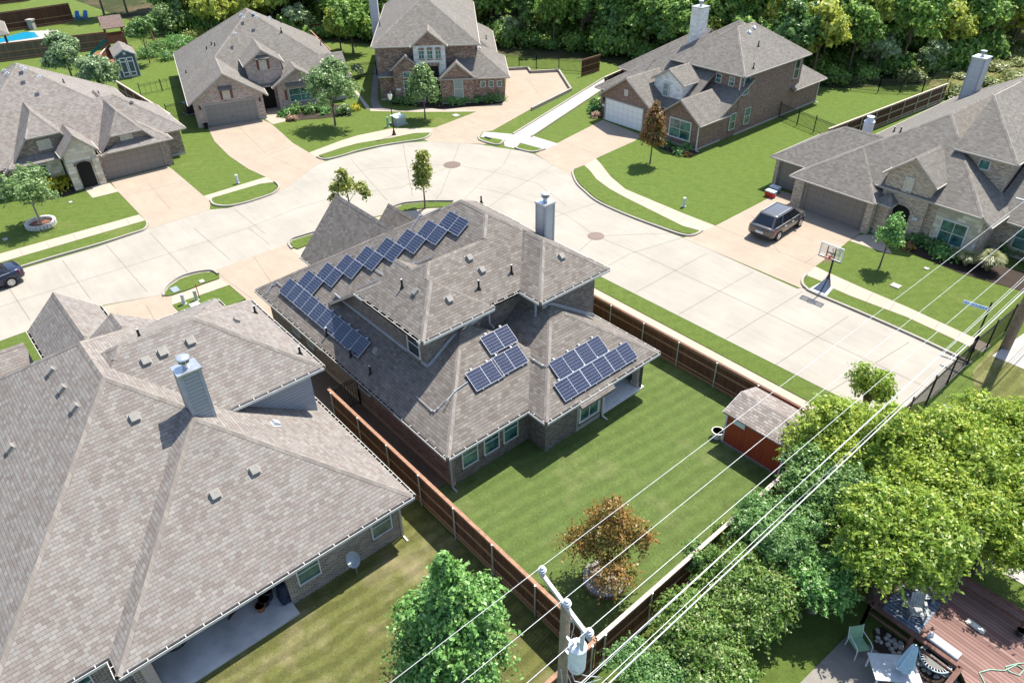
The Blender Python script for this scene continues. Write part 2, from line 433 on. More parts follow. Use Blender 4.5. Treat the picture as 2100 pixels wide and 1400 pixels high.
    def garage(s, ax, sg, c, r, m, label=None, handle=True):
        u0, u1, z0, z1 = r
        f = MB(s.R); W = lambda *a, **k: s.wbox(f, ax, sg, c, *a, **k)
        W(u0, u1, z0, z1, -.05, .03)
        nr, nc = 4, max(2, int(round((u1-u0)/.61)))
        for j in range(nr):
            for i in range(nc):
                a = u0+(u1-u0)*(i+.14)/nc; b = u0+(u1-u0)*(i+.86)/nc
                p = z0+(z1-z0)*(j+.16)/nr; q = z0+(z1-z0)*(j+.84)/nr
                W(a, b, p, q, .03, .045)
        o = f.build('garage_door', m, s.root)
        if label: o['label'] = label
        t = MB(s.R)
        for a in ((u0-.12, u0, z0, z1), (u1, u1+.12, z0, z1), (u0-.12, u1+.12, z1, z1+.12)): s.wbox(t, ax, sg, c, *a, -.02, .07)
        t.build('door_frame', s.tm, o)
        if handle:
            h = MB(s.R); um = (u0+u1)/2; zz = z0+(z1-z0)*.37; s.wbox(h, ax, sg, c, um-.12, um+.12, zz-.02, zz+.02, .045, .075); h.build('handle', BLK, o)
    def roofplane(s, key, e, h, pitch=PITCH):
        """local plane frame: origin on eave, returns function (u,v)->local point; v metres up the slope"""
        c = 1/math.sqrt(1+pitch*pitch); si = pitch*c
        def f(u, v, w=0):
            ho = v*c-w*si; z = h+v*si+w*c
            return Vector({'L': (u, e+ho, z), 'R': (u, e-ho, z), 'F': (e+ho, u, z), 'B': (e-ho, u, z)}[key])
        return f
    def onroof(s, key, e, h, px, py, pitch=PITCH):
        a, b = {'F': (1,0), 'B': (-1,0), 'L': (0,1), 'R': (0,-1)}[key]
        n = s.R @ Vector((-a*pitch, -b*pitch, 1)); d = h-(a*e+b*e)*pitch
        q = s.Ri @ onplane(px, py, n, d)
        c = math.sqrt(1+pitch*pitch)
        if key == 'L': return q.x, (q.y-e)*c
        if key == 'R': return q.x, (e-q.y)*c
        if key == 'F': return q.y, (q.x-e)*c
        return q.y, (e-q.x)*c
    def vent(s, key, e, h, px, py, pitch=PITCH, m=None, sz=.30):
        u, v = s.onroof(key, e, h, px, py, pitch); f = s.roofplane(key, e, h, pitch)
        mb = MB(s.R); a = sz/2
        mb.hexa([f(u-a,v-a,.0), f(u+a,v-a,.0), f(u+a,v+a,.0), f(u-a,v+a,.0), f(u-a*.9,v-a*.9,.14), f(u+a*.9,v-a*.9,.14), f(u+a*.9,v+a,.17), f(u-a*.9,v+a,.17)])
        mb.hexa([f(u-a*1.3,v-a*1.2,-.02), f(u+a*1.3,v-a*1.2,-.02), f(u+a*1.3,v+a*1.4,-.02), f(u-a*1.3,v+a*1.4,-.02), f(u-a*1.3,v-a*1.2,.02), f(u+a*1.3,v-a*1.2,.02), f(u+a*1.3,v+a*1.4,.02), f(u-a*1.3,v+a*1.4,.02)])
        return mb.build('roof_vent', m or VNT, s.root)
    def pipe(s, key, e, h, px, py, pitch=PITCH, hh=.45, r=.05):
        u, v = s.onroof(key, e, h, px, py, pitch); f = s.roofplane(key, e, h, pitch); p = f(u, v)
        mb = MB(s.R); mb.tube([p-Vector((0,0,.1)), p+Vector((0,0,hh))], r, 8); mb.tube([p-Vector((0,0,.08)), p+Vector((0,0,.1))], [r*2.6, r*1.3], 8)
        mb.tube([p+Vector((0,0,hh)), p+Vector((0,0,hh+.02))], r*.9, 8, 1)
        return mb.build('vent_pipe', [BLK, WHM], s.root)
    def chimney(s, x0, x1, y0, y1, z0, z1, m, cap=True, corner=None):
        mb = MB(s.R); mb.box(x0, x1, y0, y1, z0, z1); o = mb.build('chimney', m, s.root)
        c = MB(s.R)
        if corner:
            for a in (x0, x1):
                for b in (y0, y1): c.box(a-.012-(.0 if a==x0 else .10), a+.012+(.10 if a==x0 else 0), b-.012-(0 if b==y0 else .10), b+.012+(.10 if b==y0 else 0), z0, z1-.002)
            c.build('corner_trim', corner, o); c = MB(s.R)
        c.box(x0-.05, x1+.05, y0-.05, y1+.05, z1-.03, z1+.06)
        c.build('chimney_cap', MET if cap else TRW, o)
        xm, ym = (x0+x1)/2, (y0+y1)/2
        k = MB(s.R); k.tube([(xm,ym,z1+.05), (xm,ym,z1+.30)], .12, 14)
        k.tube([(xm,ym,z1+.30), (xm,ym,z1+.48)], .19, 18, 1)
        for i in range(4): k.tube([(xm,ym,z1+.31+i*.055), (xm,ym,z1+.33+i*.055)], .205, 18, 0)
        for i in range(8):
            a = i*math.pi/4; k.tube([(xm+.2*math.cos(a), ym+.2*math.sin(a), z1+.31), (xm+.2*math.cos(a), ym+.2*math.sin(a), z1+.48)], .012, 4, 0)
        k.tube([(xm,ym,z1+.48), (xm,ym,z1+.52), (xm,ym,z1+.55)], [.25, .23, .05], 18)
        k.build('flue', [MET, DRK], o)
        return o
    def spout(s, x, y, z0, z1, m=None, ax='x', sg=1):
        mb = MB(s.R); mb.box(x-.04, x+.04, y-.04, y+.04, z0, z1)
        e = Vector((sg*.35, 0, 0)) if ax == 'x' else Vector((0, sg*.35, 0))
        mb.beam(Vector((x,y,z0+.05)), Vector((x,y,z0+.0))+e, .08); mb.build('downspout', m or TRG, s.root)
# ================================================================== HOUSE 0 : the solar house
h = H0 = House('brick_house', 'two storey brick house in the middle with solar panels on its roof', 0, (-27, 18), SHM, BK0)
h.block(-36.84, -22.5, 12.28, 24.6, F=2.4, B=5.7, L=2.4, R=5.7, nowall='L')
h.block(-31.3, -22.5, 13.9, 24.55, F=(5.7, PITCH, -27.75), B=5.7, L=5.7, R=5.7)
h.block(-27, -22.2, 13.9, 17.97, B=5.7, L=5.7, R=5.7)
h.block(-26, -21.03, 19.87, 24.58, B=5.7, L=5.7, R=5.7)
h.block(-29, -18.57, 12.28, 19.0, B=2.4, L=2.4, R=3.6, nowall='L')
h.block(-29, -17.4, 16.87, 24.64, B=2.4, L=2.4, R=2.4, nowall='B')
h.block(-37.2, -31, 15.5, 21.3, L=(3.2, 1.05), R=(3.2, 1.05))
h.block(-36.9, -31, 20.0, 23.4, L=(2.9, 1.05), R=(2.9, 1.05))
h.make(near=True)
# long brown left wall, in the photo of a browner brick than the rear
mb = MB(); mb.box(-36.39, -19.02, 12.72, 12.9, .0, 2.27); mb.build('wall', BK0B, h.root)
mb = MB(); mb.box(-36.42, -19.0, 12.69, 12.88, 0, .24); mb.build('foundation', plain('foundation_tan', (.40,.30,.20), .85), h.root)
# rear wall of the right wing, bay and patio
mb = MB(); mb.box(-19.9, -17.86, 17.28, 19.0, 0, 2.27); mb.box(-19.9, -17.86, 19.0, 19.35, 0, 2.27)
mb.build('wall', BK0, h.root)
mb = MB(); mb.box(-19.9, -17.84, 19.34, 21.0, 0, 2.28); mb.build('wall', plain('siding_stone_paint', (.36,.345,.30), .6), h.root)['label'] = 'pale painted rear bay wall'
mb = MB(); mb.box(-20.4, -18.0, 21.0, 21.32, 0, 2.27); mb.box(-21.2, -20.9, 21.3, 24.2, 0, 2.28); mb.build('wall', BK0, h.root)
mb = MB(); mb.box(-21.0, -17.85, 21.25, 24.36, 0, .10); mb.build('patio_slab', plain('patio_concrete', (.74,.72,.69), .85), h.root)
mb = MB(); mb.box(-18.42, -18.08, 24.0, 24.32, .1, 2.3); mb.box(-18.46, -18.04, 23.96, 24.36, .1, .4, 0); mb.build('patio_column', [plain('column_tan', (.50,.43,.38), .7), BK0B], h.root)
mb = MB(); mb.box(-21.0, -17.6, 21.2, 24.5, 2.22, 2.26); mb.build('patio_ceiling', TRG, h.root)
mb = MB(); mb.hexa([(-17.6,18.9,2.36),(-17.12,18.9,2.08),(-17.12,21.15,2.08),(-17.6,21.15,2.36),(-17.6,18.9,2.52),(-17.12,18.9,2.21),(-17.12,21.15,2.21),(-17.6,21.15,2.52)]); mb.build('roof_lip', SHM, h.root)
# windows
r = h.rect('x', -19.02, (945, 955), (973, 908)); h.window('x', 1, -19.02, (13.35, 14.15, .75, 2.05), 1, 2)
h.window('x', 1, -19.02, (14.6, 15.4, .75, 2.05), 1, 2)
h.window('x', 1, -19.02, (15.75, 16.55, .75, 2.05), 1, 2)
h.window('x', 1, -17.84, (19.55, 20.75, .55, 2.05), 2, 2, frame=.09)
h.window('y', -1, 14.35, (-24.1, -23.2, 4.0, 5.2), 1, 2, pm=GLD)
h.window('y', -1, 12.72, (-26.6, -25.6, 1.2, 1.9), 1, 1, pm=GLD)
h.window('y', -1, 12.72, (-33.6, -32.8, .9, 2.0), 1, 2, pm=BLI)
h.window('y', -1, 12.72, (-31.9, -31.3, .9, 2.0), 1, 2, pm=BLI)
h.spout(-18.97, 12.65, 0, 2.4, TRB, 'x', 1); h.spout(-17.78, 21.1, 0, 2.4, TRW, 'x', 1)
h.spout(-21.6, 20.1, 4.2, 5.6, TRB); h.spout(-22.72, 18.1, 4.4, 5.6, TRB)
# flashing along the second storey foot
def flash(h, pts, w=.16):
    mb = MB(h.R)
    for a, b in zip(pts, pts[1:]): mb.beam(a, b, .05, w)
    mb.build('flashing', TRB, h.root)
zl = lambda y: 2.4+PITCH*(y-12.28)
flash(h, [(-31.0, 14.33, zl(14.33)+.12), (-22.62, 14.33, zl(14.33)+.12)])
zr = lambda x: 2.4+PITCH*(-18.57-x)
flash(h, [(-22.60, 14.33, zl(14.33)+.12), (-22.60, 15.7, zl(15.7)+.12), (-22.60, 17.6, zr(-22.6)+.12)])
zq = lambda y: 2.4+PITCH*(24.64-y)
flash(h, [(-21.43, 20.4, 5.1-.1), (-21.43, 21.0, 4.97), (-21.43, 24.15, zq(24.15)+.12)])
# vents and pipes
RU = ('B', -22.5, 5.7); 
for k, e, hh, L in (('B', -22.5, 5.7, [(962,530), (988,555)]), ('L', 13.9, 5.7, [(853,600)]), ('B', -22.2, 5.7, [(921,615)]), ('B', -21.03, 5.7, [(1151,527)]), ('L', 12.28, 2.4, [(772,721)])):
    for q in L: h.vent(k, e, hh, *q)
for k, e, hh, L in (('B', -22.5, 5.7, [(1049,560), (982,592)]), ('L', 13.9, 5.7, [(825,590)]), ('L', 12.28, 2.4, [(671,687), (720,731), (760,766)]), ('R', 24.6, 5.7, [(987,415)])):
    for q in L: h.pipe(k, e, hh, *q)
h.chimney(-25.62, -24.93, 23.8, 24.5, 3, 8.0, SIDL, corner=TRB)
# ------------------------------------------------------------------ solar panels
def pvmat():
    t = Nt('solar_cells_blue'); uv = t.uv()
    br = t.n('ShaderNodeTexBrick', Vector=uv, Color1=(.012,.016,.036), Color2=(.016,.021,.050), Mortar=(.07,.085,.13), Scale=1.0)
    br.inputs['Mortar Size'].default_value = .004; br.inputs['Brick Width'].default_value = .155; br.inputs['Row Height'].default_value = .155; br.offset = 0
    t.col(br.outputs['Color']); t.rough(.12); t.b.inputs['Specular IOR Level'].default_value = .6; t.b.inputs['Coat Weight'].default_value = .3
    return t.m
PV = pvmat(); PVF = plain('panel_frame_silver', (.50,.52,.56), .35, .3)
def panel(h, key, e, hh, u, v, w=1.65, l=.962, label=None):
    """u,v centre on the slope"""
    f = h.roofplane(key, e, hh)
    c = h.R @ f(u, v, .14); root = empty('solar_panel', c, label, 'solar panel', 'solar panels on the roof')
    def B(mb, a, b, c_, d, z0, z1):
        p = [f(u+x, v+y, z) for z in (z0, z1) for x, y in ((a,c_),(b,c_),(b,d),(a,d))]
        if key in 'LB': pass
        mb.hexa(p)
    m = MB(h.R); W, L = w/2, l/2
    B(m, -W, W, -L, -L+.014, .11, .155); B(m, -W, W, L-.014, L, .11, .155); B(m, -W, -W+.014, -L+.014, L-.014, .11, .155); B(m, W-.014, W, -L+.014, L-.014, .11, .155); B(m, -.009, .009, -L+.014, L-.014, .12, .154)
    m.build('panel_frame', PVF, root)
    m = MB(h.R)
    for sx in (-1, 1):
        for i in range(1, 6):
            y = -L+.022+(l-.044)*i/6; B(m, min(sx*.02, sx*(W-.03)), max(sx*.02, sx*(W-.03)), y-.003, y+.003, .1445, .150)
    m.build('busbar', plain('busbar_pale', (.34,.37,.44), .4), root)
    m = MB()   # cells: own uv
    q = [h.R @ f(u+x, v+y, .145) for x, y in ((-W+.02,-L+.02),(W-.02,-L+.02),(W-.02,L-.02),(-W+.02,L-.02))]
    nn = (q[1]-q[0]).cross(q[2]-q[0]); 
    if nn.z < 0: q.reverse()
    m.face(q); m.build('cell_sheet', PV, root)
    m = MB(h.R)
    for a in (-W*.55, W*.55):
        m = MB(h.R); B(m, a-.02, a+.02, -L-.05, L+.12, .02, .108); B(m, a-.035, a+.035, L+.02, L+.09, .09, .17); m.build('mounting_rail', MET, root)
    return root
cs = math.sqrt(1+PITCH**2)
low = [(-34.02, 13.31), (-32.35, 13.31), (-30.68, 13.31), (-29.01, 13.31), (-27.34, 13.31)]
ordn = ['first', 'second', 'third', 'fourth', 'fifth', 'sixth', 'seventh', 'eighth']
lowl = ['lower row solar panel farthest left on the long front slope', 'second solar panel of the lower row on the long front slope', 'middle solar panel of the five in the lower row', 'solar panel half in the wall shadow, fourth of the lower row', 'fully shaded solar panel ending the lower row beside the brick upper storey']
for (x, y), l in zip(low, lowl): panel(h, 'L', 12.28, 2.4, x, (y-12.28)*cs+.02, label=l)
st = [(-33.2+.835*i, 14.12+.81*i) for i in range(8)]
for i, (x, y) in enumerate(st):
    panel(h, 'L', 12.28, 2.4, x, (y-12.28)*cs+.02, label='%s solar panel up the stair shaped row climbing to the ridge%s' % (ordn[i], ', nearest the chimney' if i == 7 else ''))
E1 = ('B', -18.57, 2.4)
for (px, py), l in (((1021.5,698.5), 'upper single solar panel on the left rear wing'), ((993,771), 'lower left solar panel on the left rear wing'), ((1043,741), 'lower right solar panel on the left rear wing beside the valley')):
    u, v = h.onroof(*E1, px, py); panel(h, *E1, u, v+.0, label=l)
f0 = h.onroof('B', -17.4, 2.4, 1226, 698)
for (y, x), l in (((19.83,-18.62), 'upper left solar panel on the right rear wing'), ((21.48,-18.62), 'upper right solar panel on the right rear wing'),
                  ((19.05,-17.84), 'lower left solar panel on the right rear wing'), ((20.7,-17.84), 'middle lower solar panel on the right rear wing'), ((22.35,-17.84), 'lower right solar panel on the right rear wing near the patio corner')):
    pass
wing = [((1179,750), 'upper left solar panel on the right rear wing'), ((1226,722), 'upper right solar panel on the right rear wing'), ((1182,800), 'lower left solar panel on the right rear wing'), ((1229,765), 'middle lower solar panel on the right rear wing'), ((1273,737), 'lower right solar panel on the right rear wing near the patio corner')]
uv0 = h.onroof('B', -17.4, 2.4, 1230, 768)
for du, dv, l in ((-.83-.4, .97, wing[0][1]), (.83-.4, .97, wing[1][1]), (-1.66, 0, wing[2][1]), (0, 0, wing[3][1]), (1.66, 0, wing[4][1])):
    panel(h, 'B', -17.4, 2.4, uv0[0]+du-.08, uv0[1]+dv+.22, label=l)
def conduit(h, key, e, hh, pts, r=.022):
    pp = []
    for q in pts:
        u, v = h.onroof(key, e, hh, *q); pp.append(h.roofplane(key, e, hh)(u, v, .07))
    m = MB(h.R); m.tube(pp, r, 6)
    for p in pp[1:-1]: m.box(p.x-.04, p.x+.04, p.y-.04, p.y+.04, p.z-.1, p.z+.03)
    m.build('conduit', MET, h.root)
conduit(h, 'L', 12.28, 2.4, [(856,814), (887,843), (893,844), (900,838), (915,822)])
conduit(h, 'B', -18.57, 2.4, [(915,822), (932,803), (958,784)])
conduit(h, 'L', 16.87, 2.4, [(1078,727), (1096,739), (1114,750), (1122,752)])
conduit(h, 'B', -17.4, 2.4, [(1122,752), (1140,742)])
conduit(h, 'L', 12.28, 2.4, [(736,592), (795,566), (850,541), (890,526)])
conduit(h, 'L', 12.28, 2.4, [(770,553), (790,566)]); conduit(h, 'L', 12.28, 2.4, [(549,603), (560,586), (570,581), (580,588)])
conduit(h, 'L', 12.28, 2.4, [(843,473), (862,444), (905,428)])

# ================================================================== HOUSE 1 : neighbour, lower left
h = H1 = House('brick_house', 'large neighbour house in the lower left corner under a wide pinkish shingle roof', 0, (-27, 0), SH1, BK1)
h.block(-33, -17.83, -1.34, 10.0, B=2.4, L=2.4, R=2.4, nowall='BL')
h.block(-36.9, -18.7, -5.17-6, 10.0, F=2.4, B=2.4, L=(2.4-6*PITCH, PITCH, -5.17-6) if False else (2.4-4.0, PITCH, -11.17), R=2.4, nowall='LB')
h.block(-31.4, -24.2, .5, 10.05, F=5.2, B=5.2, R=5.2, L=5.6, wall=SID)
h.block(-32.6, -27.8, .3, 8.85, F=(5.2, .47), B=None, R=(5.2, .9), L=5.2, wall=SID)
h.block(-38.15, -31, 1.3, 4.62, L=(4.0, .9), R=(4.0, .9), B=7)
h.block(-39.6, -36.0, -9, .88, F=2.4, B=2.6)
h.make(near=True)
mb = MB(); mb.box(-19.6, -19.15, -12, -1.0, 0, 2.26); mb.build('wall', BK1, h.root)
mb = MB(); mb.box(-21.4, -18.28, 4.5, 9.53, 0, 2.26); mb.box(-21.6, -21.35, -1.0, 4.6, 0, 2.3); mb.box(-19.15, -18.2, -1.02, -.55, 0, 2.26); mb.build('wall', BK1, h.root)
mb = MB(); mb.box(-21.4, -17.75, -1.1, 4.5, 0, .1); mb.build('patio_slab', plain('patio_concrete_grey', (.46,.46,.46), .85, var=.2, sc=1.2), h.root)
mb = MB(); mb.box(-21.4, -18.2, -1.0, 4.5, 2.2, 2.25); mb.build('patio_ceiling', TRG, h.root)
mb = MB(); mb.box(-18.45, -18.1, -.75, -.4, .1, 2.25); mb.build('patio_column', plain('column_pinkish', (.40,.34,.31), .7), h.root)
h.window('x', 1, -18.28, (8.2, 9.05, .85, 2.0), 1, 2, pm=GLS); h.window('x', 1, -18.28, (4.95, 5.8, .85, 2.0), 1, 2)
h.window('x', 1, -19.15, (-3.3, -2.1, .8, 1.95), 2, 2)
h.spout(-18.2, 9.48, 0, 2.35, TRG)
for k, e, hh, L in (('B', -24.2, 5.2, [(299,741), (334,724), (391,701)]), ('L', -5.17, 2.4, [(106,762), (129,799), (155,837), (23,920)]), ('B', -18.7, 2.4, [(276,857)]), ('B', -17.83, 2.4, [(522,965), (441,1015)])):
    for q in L: h.vent(k, e, hh, *q, sz=.33)
h.vent('R', 10.0, 2.4, 565, 870, m=WHM, sz=.28); h.vent('R', 10.05, 5.2, 484, 660, sz=.25)
for k, e, hh, L in (('R', 10.05, 5.2, [(524,642), (616,726)]), ('F', -31.4, 5.2, [(287,692)])):
    for q in L: h.pipe(k, e, hh, *q, hh=.4)
h.chimney(-24.28, -23.6, 4.38, 5.18, 4.5, 8.0, SID, corner=TRB)
BEI0 = plain('shutter_panel_beige', (.50,.45,.36), .6)
# ================================================================== HOUSE 2 : upper left, arch entry
h = H2 = House('brick_house', 'single storey brick and stone house at the left edge with an arched entry', -3, (-73, 7), SH1, BK2, trim=TRT)
h.block(-84.5, -67.4, -1.9, 14.55, F=2.4, B=2.4, L=2.4, R=2.4, nowall='')
h.block(-75.8, -67.6, 8, 16.25, F=2.4, B=2.4, R=2.4)
h.block(-76, -65.8, 8.85, 14.53, B=(2.35, .5), L=(2.2, .35), R=(2.3, PITCH), nowall='')
h.block(-75, -66.2, 8.95, 13.45, B=(3.5, 1.1), L=(2.35, 1.16), R=(2.35, 1.16))
h.block(-77, -67.35, 2.2, 8.7, B=(4.3, .73), L=(1.9, 1.18), R=(1.9, 1.18))
h.block(-78, -66.95, 2.0, 6.1, B=(2.42, .45), L=2.2)
h.block(-69, -65.4, 5.9, 8.7, L=(2.9, 1.0), R=(2.9, 1.0), wall=STN, oh=.22)
h.make()
h.garage('x', 1, -66.22, (8.75, 13.5, .02, 2.12), GDT, handle=False)
h.window('x', 1, -67.4, (2.9, 4.9, .75, 2.0), 2, 2, frame=.1)
h.window('x', 1, -66.65, (10.75, 11.65, 2.7, 3.3), 2, 1, pm=BEI0, frame=.04); h.window('x', 1, -67.8, (4.95, 5.85, 3.1, 3.8), 2, 1, pm=BEI0, frame=.04)
def arch(h, ax, sg, c, u0, u1, z0, zs, m, ring=None, dep=.05, seg=12, name='entry_opening'):
    """dark arched opening with a surround, on the wall plane"""
    um = (u0+u1)/2; r = (u1-u0)/2; top = [(um+r*math.cos(a), zs+r*.55*math.sin(a)) for a in [math.pi*i/seg for i in range(seg+1)]]
    def q(u, z, o): return (c+sg*o, u, z) if ax == 'x' else (u, c+sg*o, z)
    mb = MB(h.R); mb.face([q(u, z, .012) for u, z in [(u0,z0),(u1,z0)]+top][::(1 if (ax=='x')==(sg>0) else -1)])
    o = mb.build(name, m, h.root)
    if ring:
        mb = MB(h.R)
        for (a, za), (b, zb) in zip(top, top[1:]):
            k = 1.22
            A = [(a,za),(b,zb),(um+(b-um)*k, zs+(zb-zs)*k*1.02),(um+(a-um)*k, zs+(za-zs)*k*1.02)]
            mb.hexa([q(u, z, -.02) for u, z in A]+[q(u, z, .06) for u, z in A])
        mb.build('arch_surround', ring, o)
    return o
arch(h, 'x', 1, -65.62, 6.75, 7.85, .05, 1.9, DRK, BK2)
for bb_ in ((-65.7,-65.55,6.1,6.6,.02,2.3),(-65.7,-65.55,8.0,8.5,.02,2.3),(-67.5,-67.36,2.5,2.78,.9,2.2),(-67.5,-67.36,5.02,6.0,.9,2.2)):
    mb = MB(h.R); mb.box(*bb_); mb.build('stone_facing', STN, h.root)
for yy in ((13.62,14.15),(8.5,8.72)):
    mb = MB(h.R); mb.box(-66.3, -66.05, *yy, .0, 2.2); mb.build('brick_pier', BK2, h.root)
for q in ((45,139),(51,144),(81,159)): h.vent('R', 14.55, 2.4, *q, m=WHM, sz=.24)
for q in ((9,146),(16,152)): h.vent('L', -1.9, 2.4, *q, m=WHM, sz=.24)
for q in ((131,170),(203,194)): h.pipe('R', 14.55, 2.4, *q, hh=.35)
for q in ((270,211),): h.vent('R', 16.25, 2.4, *q, sz=.25)
# ================================================================== HOUSE 3
h = H3 = House('brick_house', 'pink mottled brick house with taupe garage door and dark awnings over small gable windows', -17, (-86, 8), SH2, BK3, trim=TRT)
h.block(-97, -78.95, .1, 16.65, F=2.4, B=2.4, L=2.4, R=2.4)
h.block(-88, -75.8, .1, 7.5, L=2.4, R=2.4)
h.block(-84, -77.8, 8.3, 13.5, L=(2.4, .62), R=(2.4, .62))
h.block(-90, -78.9, 6.05, 10.0, L=(4.5, .68), R=(4.5, .68), oh=.25)
h.block(-84, -78.4, 10, 16.45, B=2.35, F=2.35)
h.make()
h.garage('x', 1, -76.25, (1.5, 6.3, .02, 2.05), GDG)
h.window('x', 1, -78.25, (9.9, 12.1, .7, 1.95), 2, 2)
def awning(h, ax, c, u0, u1, z, m=SH2, out=.45):
    mb = MB(h.R); mb.hexa([(c-.05,u0,z),(c+out,u0,z-.28),(c+out,u1,z-.28),(c-.05,u1,z),(c-.05,u0,z+.08),(c+out,u0,z-.2),(c+out,u1,z-.2),(c-.05,u1,z+.08)]); mb.build('awning', m, h.root)
SHU = plain('shutter_brown', (.16,.06,.035), .6); BEI = plain('shutter_panel_beige', (.50,.45,.36), .6)
for c, u0, u1, z0, z1 in ((-76.25, 3.45, 4.05, 2.45, 3.15), (-79.15, 7.65, 8.3, 4.0, 4.8)):
    f = h.window('x', 1, c, (u0, u1, z0, z1), 2, 1, pm=BEI, frame=.04)
    for a in (u0-.28, u1+.08):
        m = MB(h.R); m.box(c-.01, c+.06, a, a+.2, z0-.05, z1+.05); m.build('shutter', SHU, h.root)
    awning(h, 'x', c, u0-.35, u1+.35, z1+.45)
awning(h, 'x', -78.25, 9.6, 12.4, 2.55)
for a in (9.55, 12.25):
    m = MB(h.R); m.box(-78.26, -78.19, a-.12, a+.1, .9, 1.9); m.build('shutter', SHU, h.root)
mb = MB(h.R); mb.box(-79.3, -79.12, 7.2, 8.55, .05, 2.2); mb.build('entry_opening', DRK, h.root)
LMP = plain('wall_lamp_black', (.03,.03,.03), .4)
for u in (1.1, 6.7):
    m = MB(h.R); m.box(-76.24, -76.08, u-.07, u+.07, 1.75, 2.1); m.build('wall_lamp', LMP, h.root)
for q in ((495,32),(500,38),(482,70)): h.vent('L', .1, 2.4, *q, m=WHM, sz=.26)
for q in ((520,30),(525,36),(553,37),(556,41)): h.vent('R', 16.65, 2.4, *q, m=WHM, sz=.24)
for q in ((434,92),(441,94),(424,101),(382,150)): h.pipe('L', .1, 2.4, *q, hh=.35)
for q in ((577,65),(576,47),(658,94)): h.pipe('R', 16.65, 2.4, *q, hh=.45)
# ================================================================== HOUSE 4
h = H4 = House('brick_house', 'tall brown brick house behind the street lamp with three small windows in white stone', -37, (-86, -2), SH2, BK4, trim=TRT)
h.block(-99, -78, -8.8, 2.2, F=5.5, B=5.5, L=5.5, R=5.5)
h.block(-84.5, -76.3, -2.1, 5.1, F=2.6, B=2.6, L=2.6, R=2.6)
h.block(-95, -84, -2, 4.3, F=3.2, B=3.2, R=2.9)
h.block(-84, -76.2, -2.15, 1.65, L=(2.55, .84), R=(2.55, .84), oh=.2)
h.block(-86, -77.9, -8.4, -3.7, F=2.6, B=2.6, L=2.6)
h.block(-84, -77.15, -7.0, -3.78, L=(3.42, .84), R=(3.42, .84), oh=.2)
h.block(-86, -77.3, -4.8, -1.1, L=(5.55, .8), R=(5.55, .8), wall=STW, oh=.2)
h.make()
mb = MB(h.R); mb.face([(-77.47,-4.55,5.62),(-77.47,-1.35,5.62),(-77.47,-1.35,5.72),(-77.47,-2.95,6.95),(-77.47,-4.55,5.72)]); mb.build('gable_brick', BK4, h.root)
for u in (-4.0, -3.15, -2.3):
    h.window('x', 1, -77.5, (u, u+.5, 4.35, 5.1), 2, 2, frame=.05, bar=.03, pm=GLS)
    m = MB(h.R); m.box(-77.5, -77.44, u-.02, u+.52, 5.15, 5.4); m.build('soldier_course', BK4, h.root)
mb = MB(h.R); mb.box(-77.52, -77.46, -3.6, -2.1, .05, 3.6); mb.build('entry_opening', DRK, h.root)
mb = MB(h.R); mb.box(-77.5, -77.42, -3.7, -2.0, 3.6, 3.9); mb.build('soldier_course', BK4, h.root)
h.window('x', 1, -77.35, (-5.75, -5.0, .7, 2.25), 1, 2); h.window('x', 1, -77.35, (-5.75, -5.0, 2.6, 3.1), 1, 1, pm=GLS)
h.window('x', 1, -76.4, (-.6, .25, .6, 2.45), 1, 2, pm=BLI)
for u in (2.15, 3.0, 3.85): h.window('x', 1, -76.75, (u, u+.42, 1.55, 2.1), 1, 1, pm=GLS, frame=.06)
h.spout(-77.3, -3.7, 0, 3.4, TRG)
m = MB(h.R); m.box(-77.36, -77.3, -6.6, -6.15, 1.3, 1.5); m.build('number_plaque', WHM, h.root)
c = h.hitz(786, 30, 7.6)
h.chimney(-90.6, -89.6, -9.7, -8.8, 0, 9.6, SIDL, cap=False)
for q in ((979,15),): h.pipe('R', 2.2, 5.5, *q, hh=.5)
for q in ((983,92),(983,100)): h.vent('R', 5.1, 2.6, *q, m=WHM, sz=.28)
h.pipe('L', -8.8, 5.5, 779, 54, hh=.5); h.pipe('R', 4.3, 2.9, 997, 81, hh=.5)
# ================================================================== HOUSE 5
h = H5 = House('brick_house', 'red brown brick two storey house with a white garage door and white chimney', 0, (-42, 62), SH2, BK5, trim=TRT)
h.block(-50, -39.15, 54.4, 72.8, F=2.4, B=(5.5, PITCH, -35.95), L=2.4, R=2.4, nowall='BL')
h.block(-40.5, -35.97, 60, 72.7, B=5.45, L=None, R=2.4, F=7.5, nowall='L') if False else None
h.block(-44.3, -35.85, 58.15, 69.1, F=5.5, B=5.5, L=5.5, R=5.5)
h.block(-41.5, -39.1, 56.8, 62, L=(4.6, PITCH), R=4.6, B=None, F=6.0) if False else None
h.block(-48.1, -41.45, 52.75, 60, F=2.4, B=2.4)
h.block(-50, -46, 54.35, 62, F=2.4, L=2.4)
h.block(-40.6, -35.87, 52.52, 57, F=(2.4, .74), B=(2.4, .74))
h.block(-44, -35.88, 55.3, 60, B=None, L=(2.4, .54), F=None, nowall='L')
h.block(-53, -46, 61, 73, F=2.4, R=2.4, L=2.4)
h.block(-41.5, -35.8, 67.3, 73.2, B=2.4, R=2.4, L=None)
h.block(-43.7, -39.95, 55.1, 61, F=(4.4, .6), B=(4.4, .6), wall=STW, oh=.2)
h.make()
h.garage('y', -1, 53.2, (-47.35, -42.75, .02, 2.1), GDW, handle=False)
h.window('y', -1, 52.97, (-39.35, -37.15, .7, 2.25), 2, 2, frame=.1, pm=GLS)
h.window('y', -1, 55.3, (-42.3, -41.75, 3.1, 4.2), 1, 2, pm=BLI, frame=.08)
mb = MB(h.R); mb.box(-42.6, -41.4, 55.22, 55.3, .05, 2.3); mb.build('entry_opening', DRK, h.root)
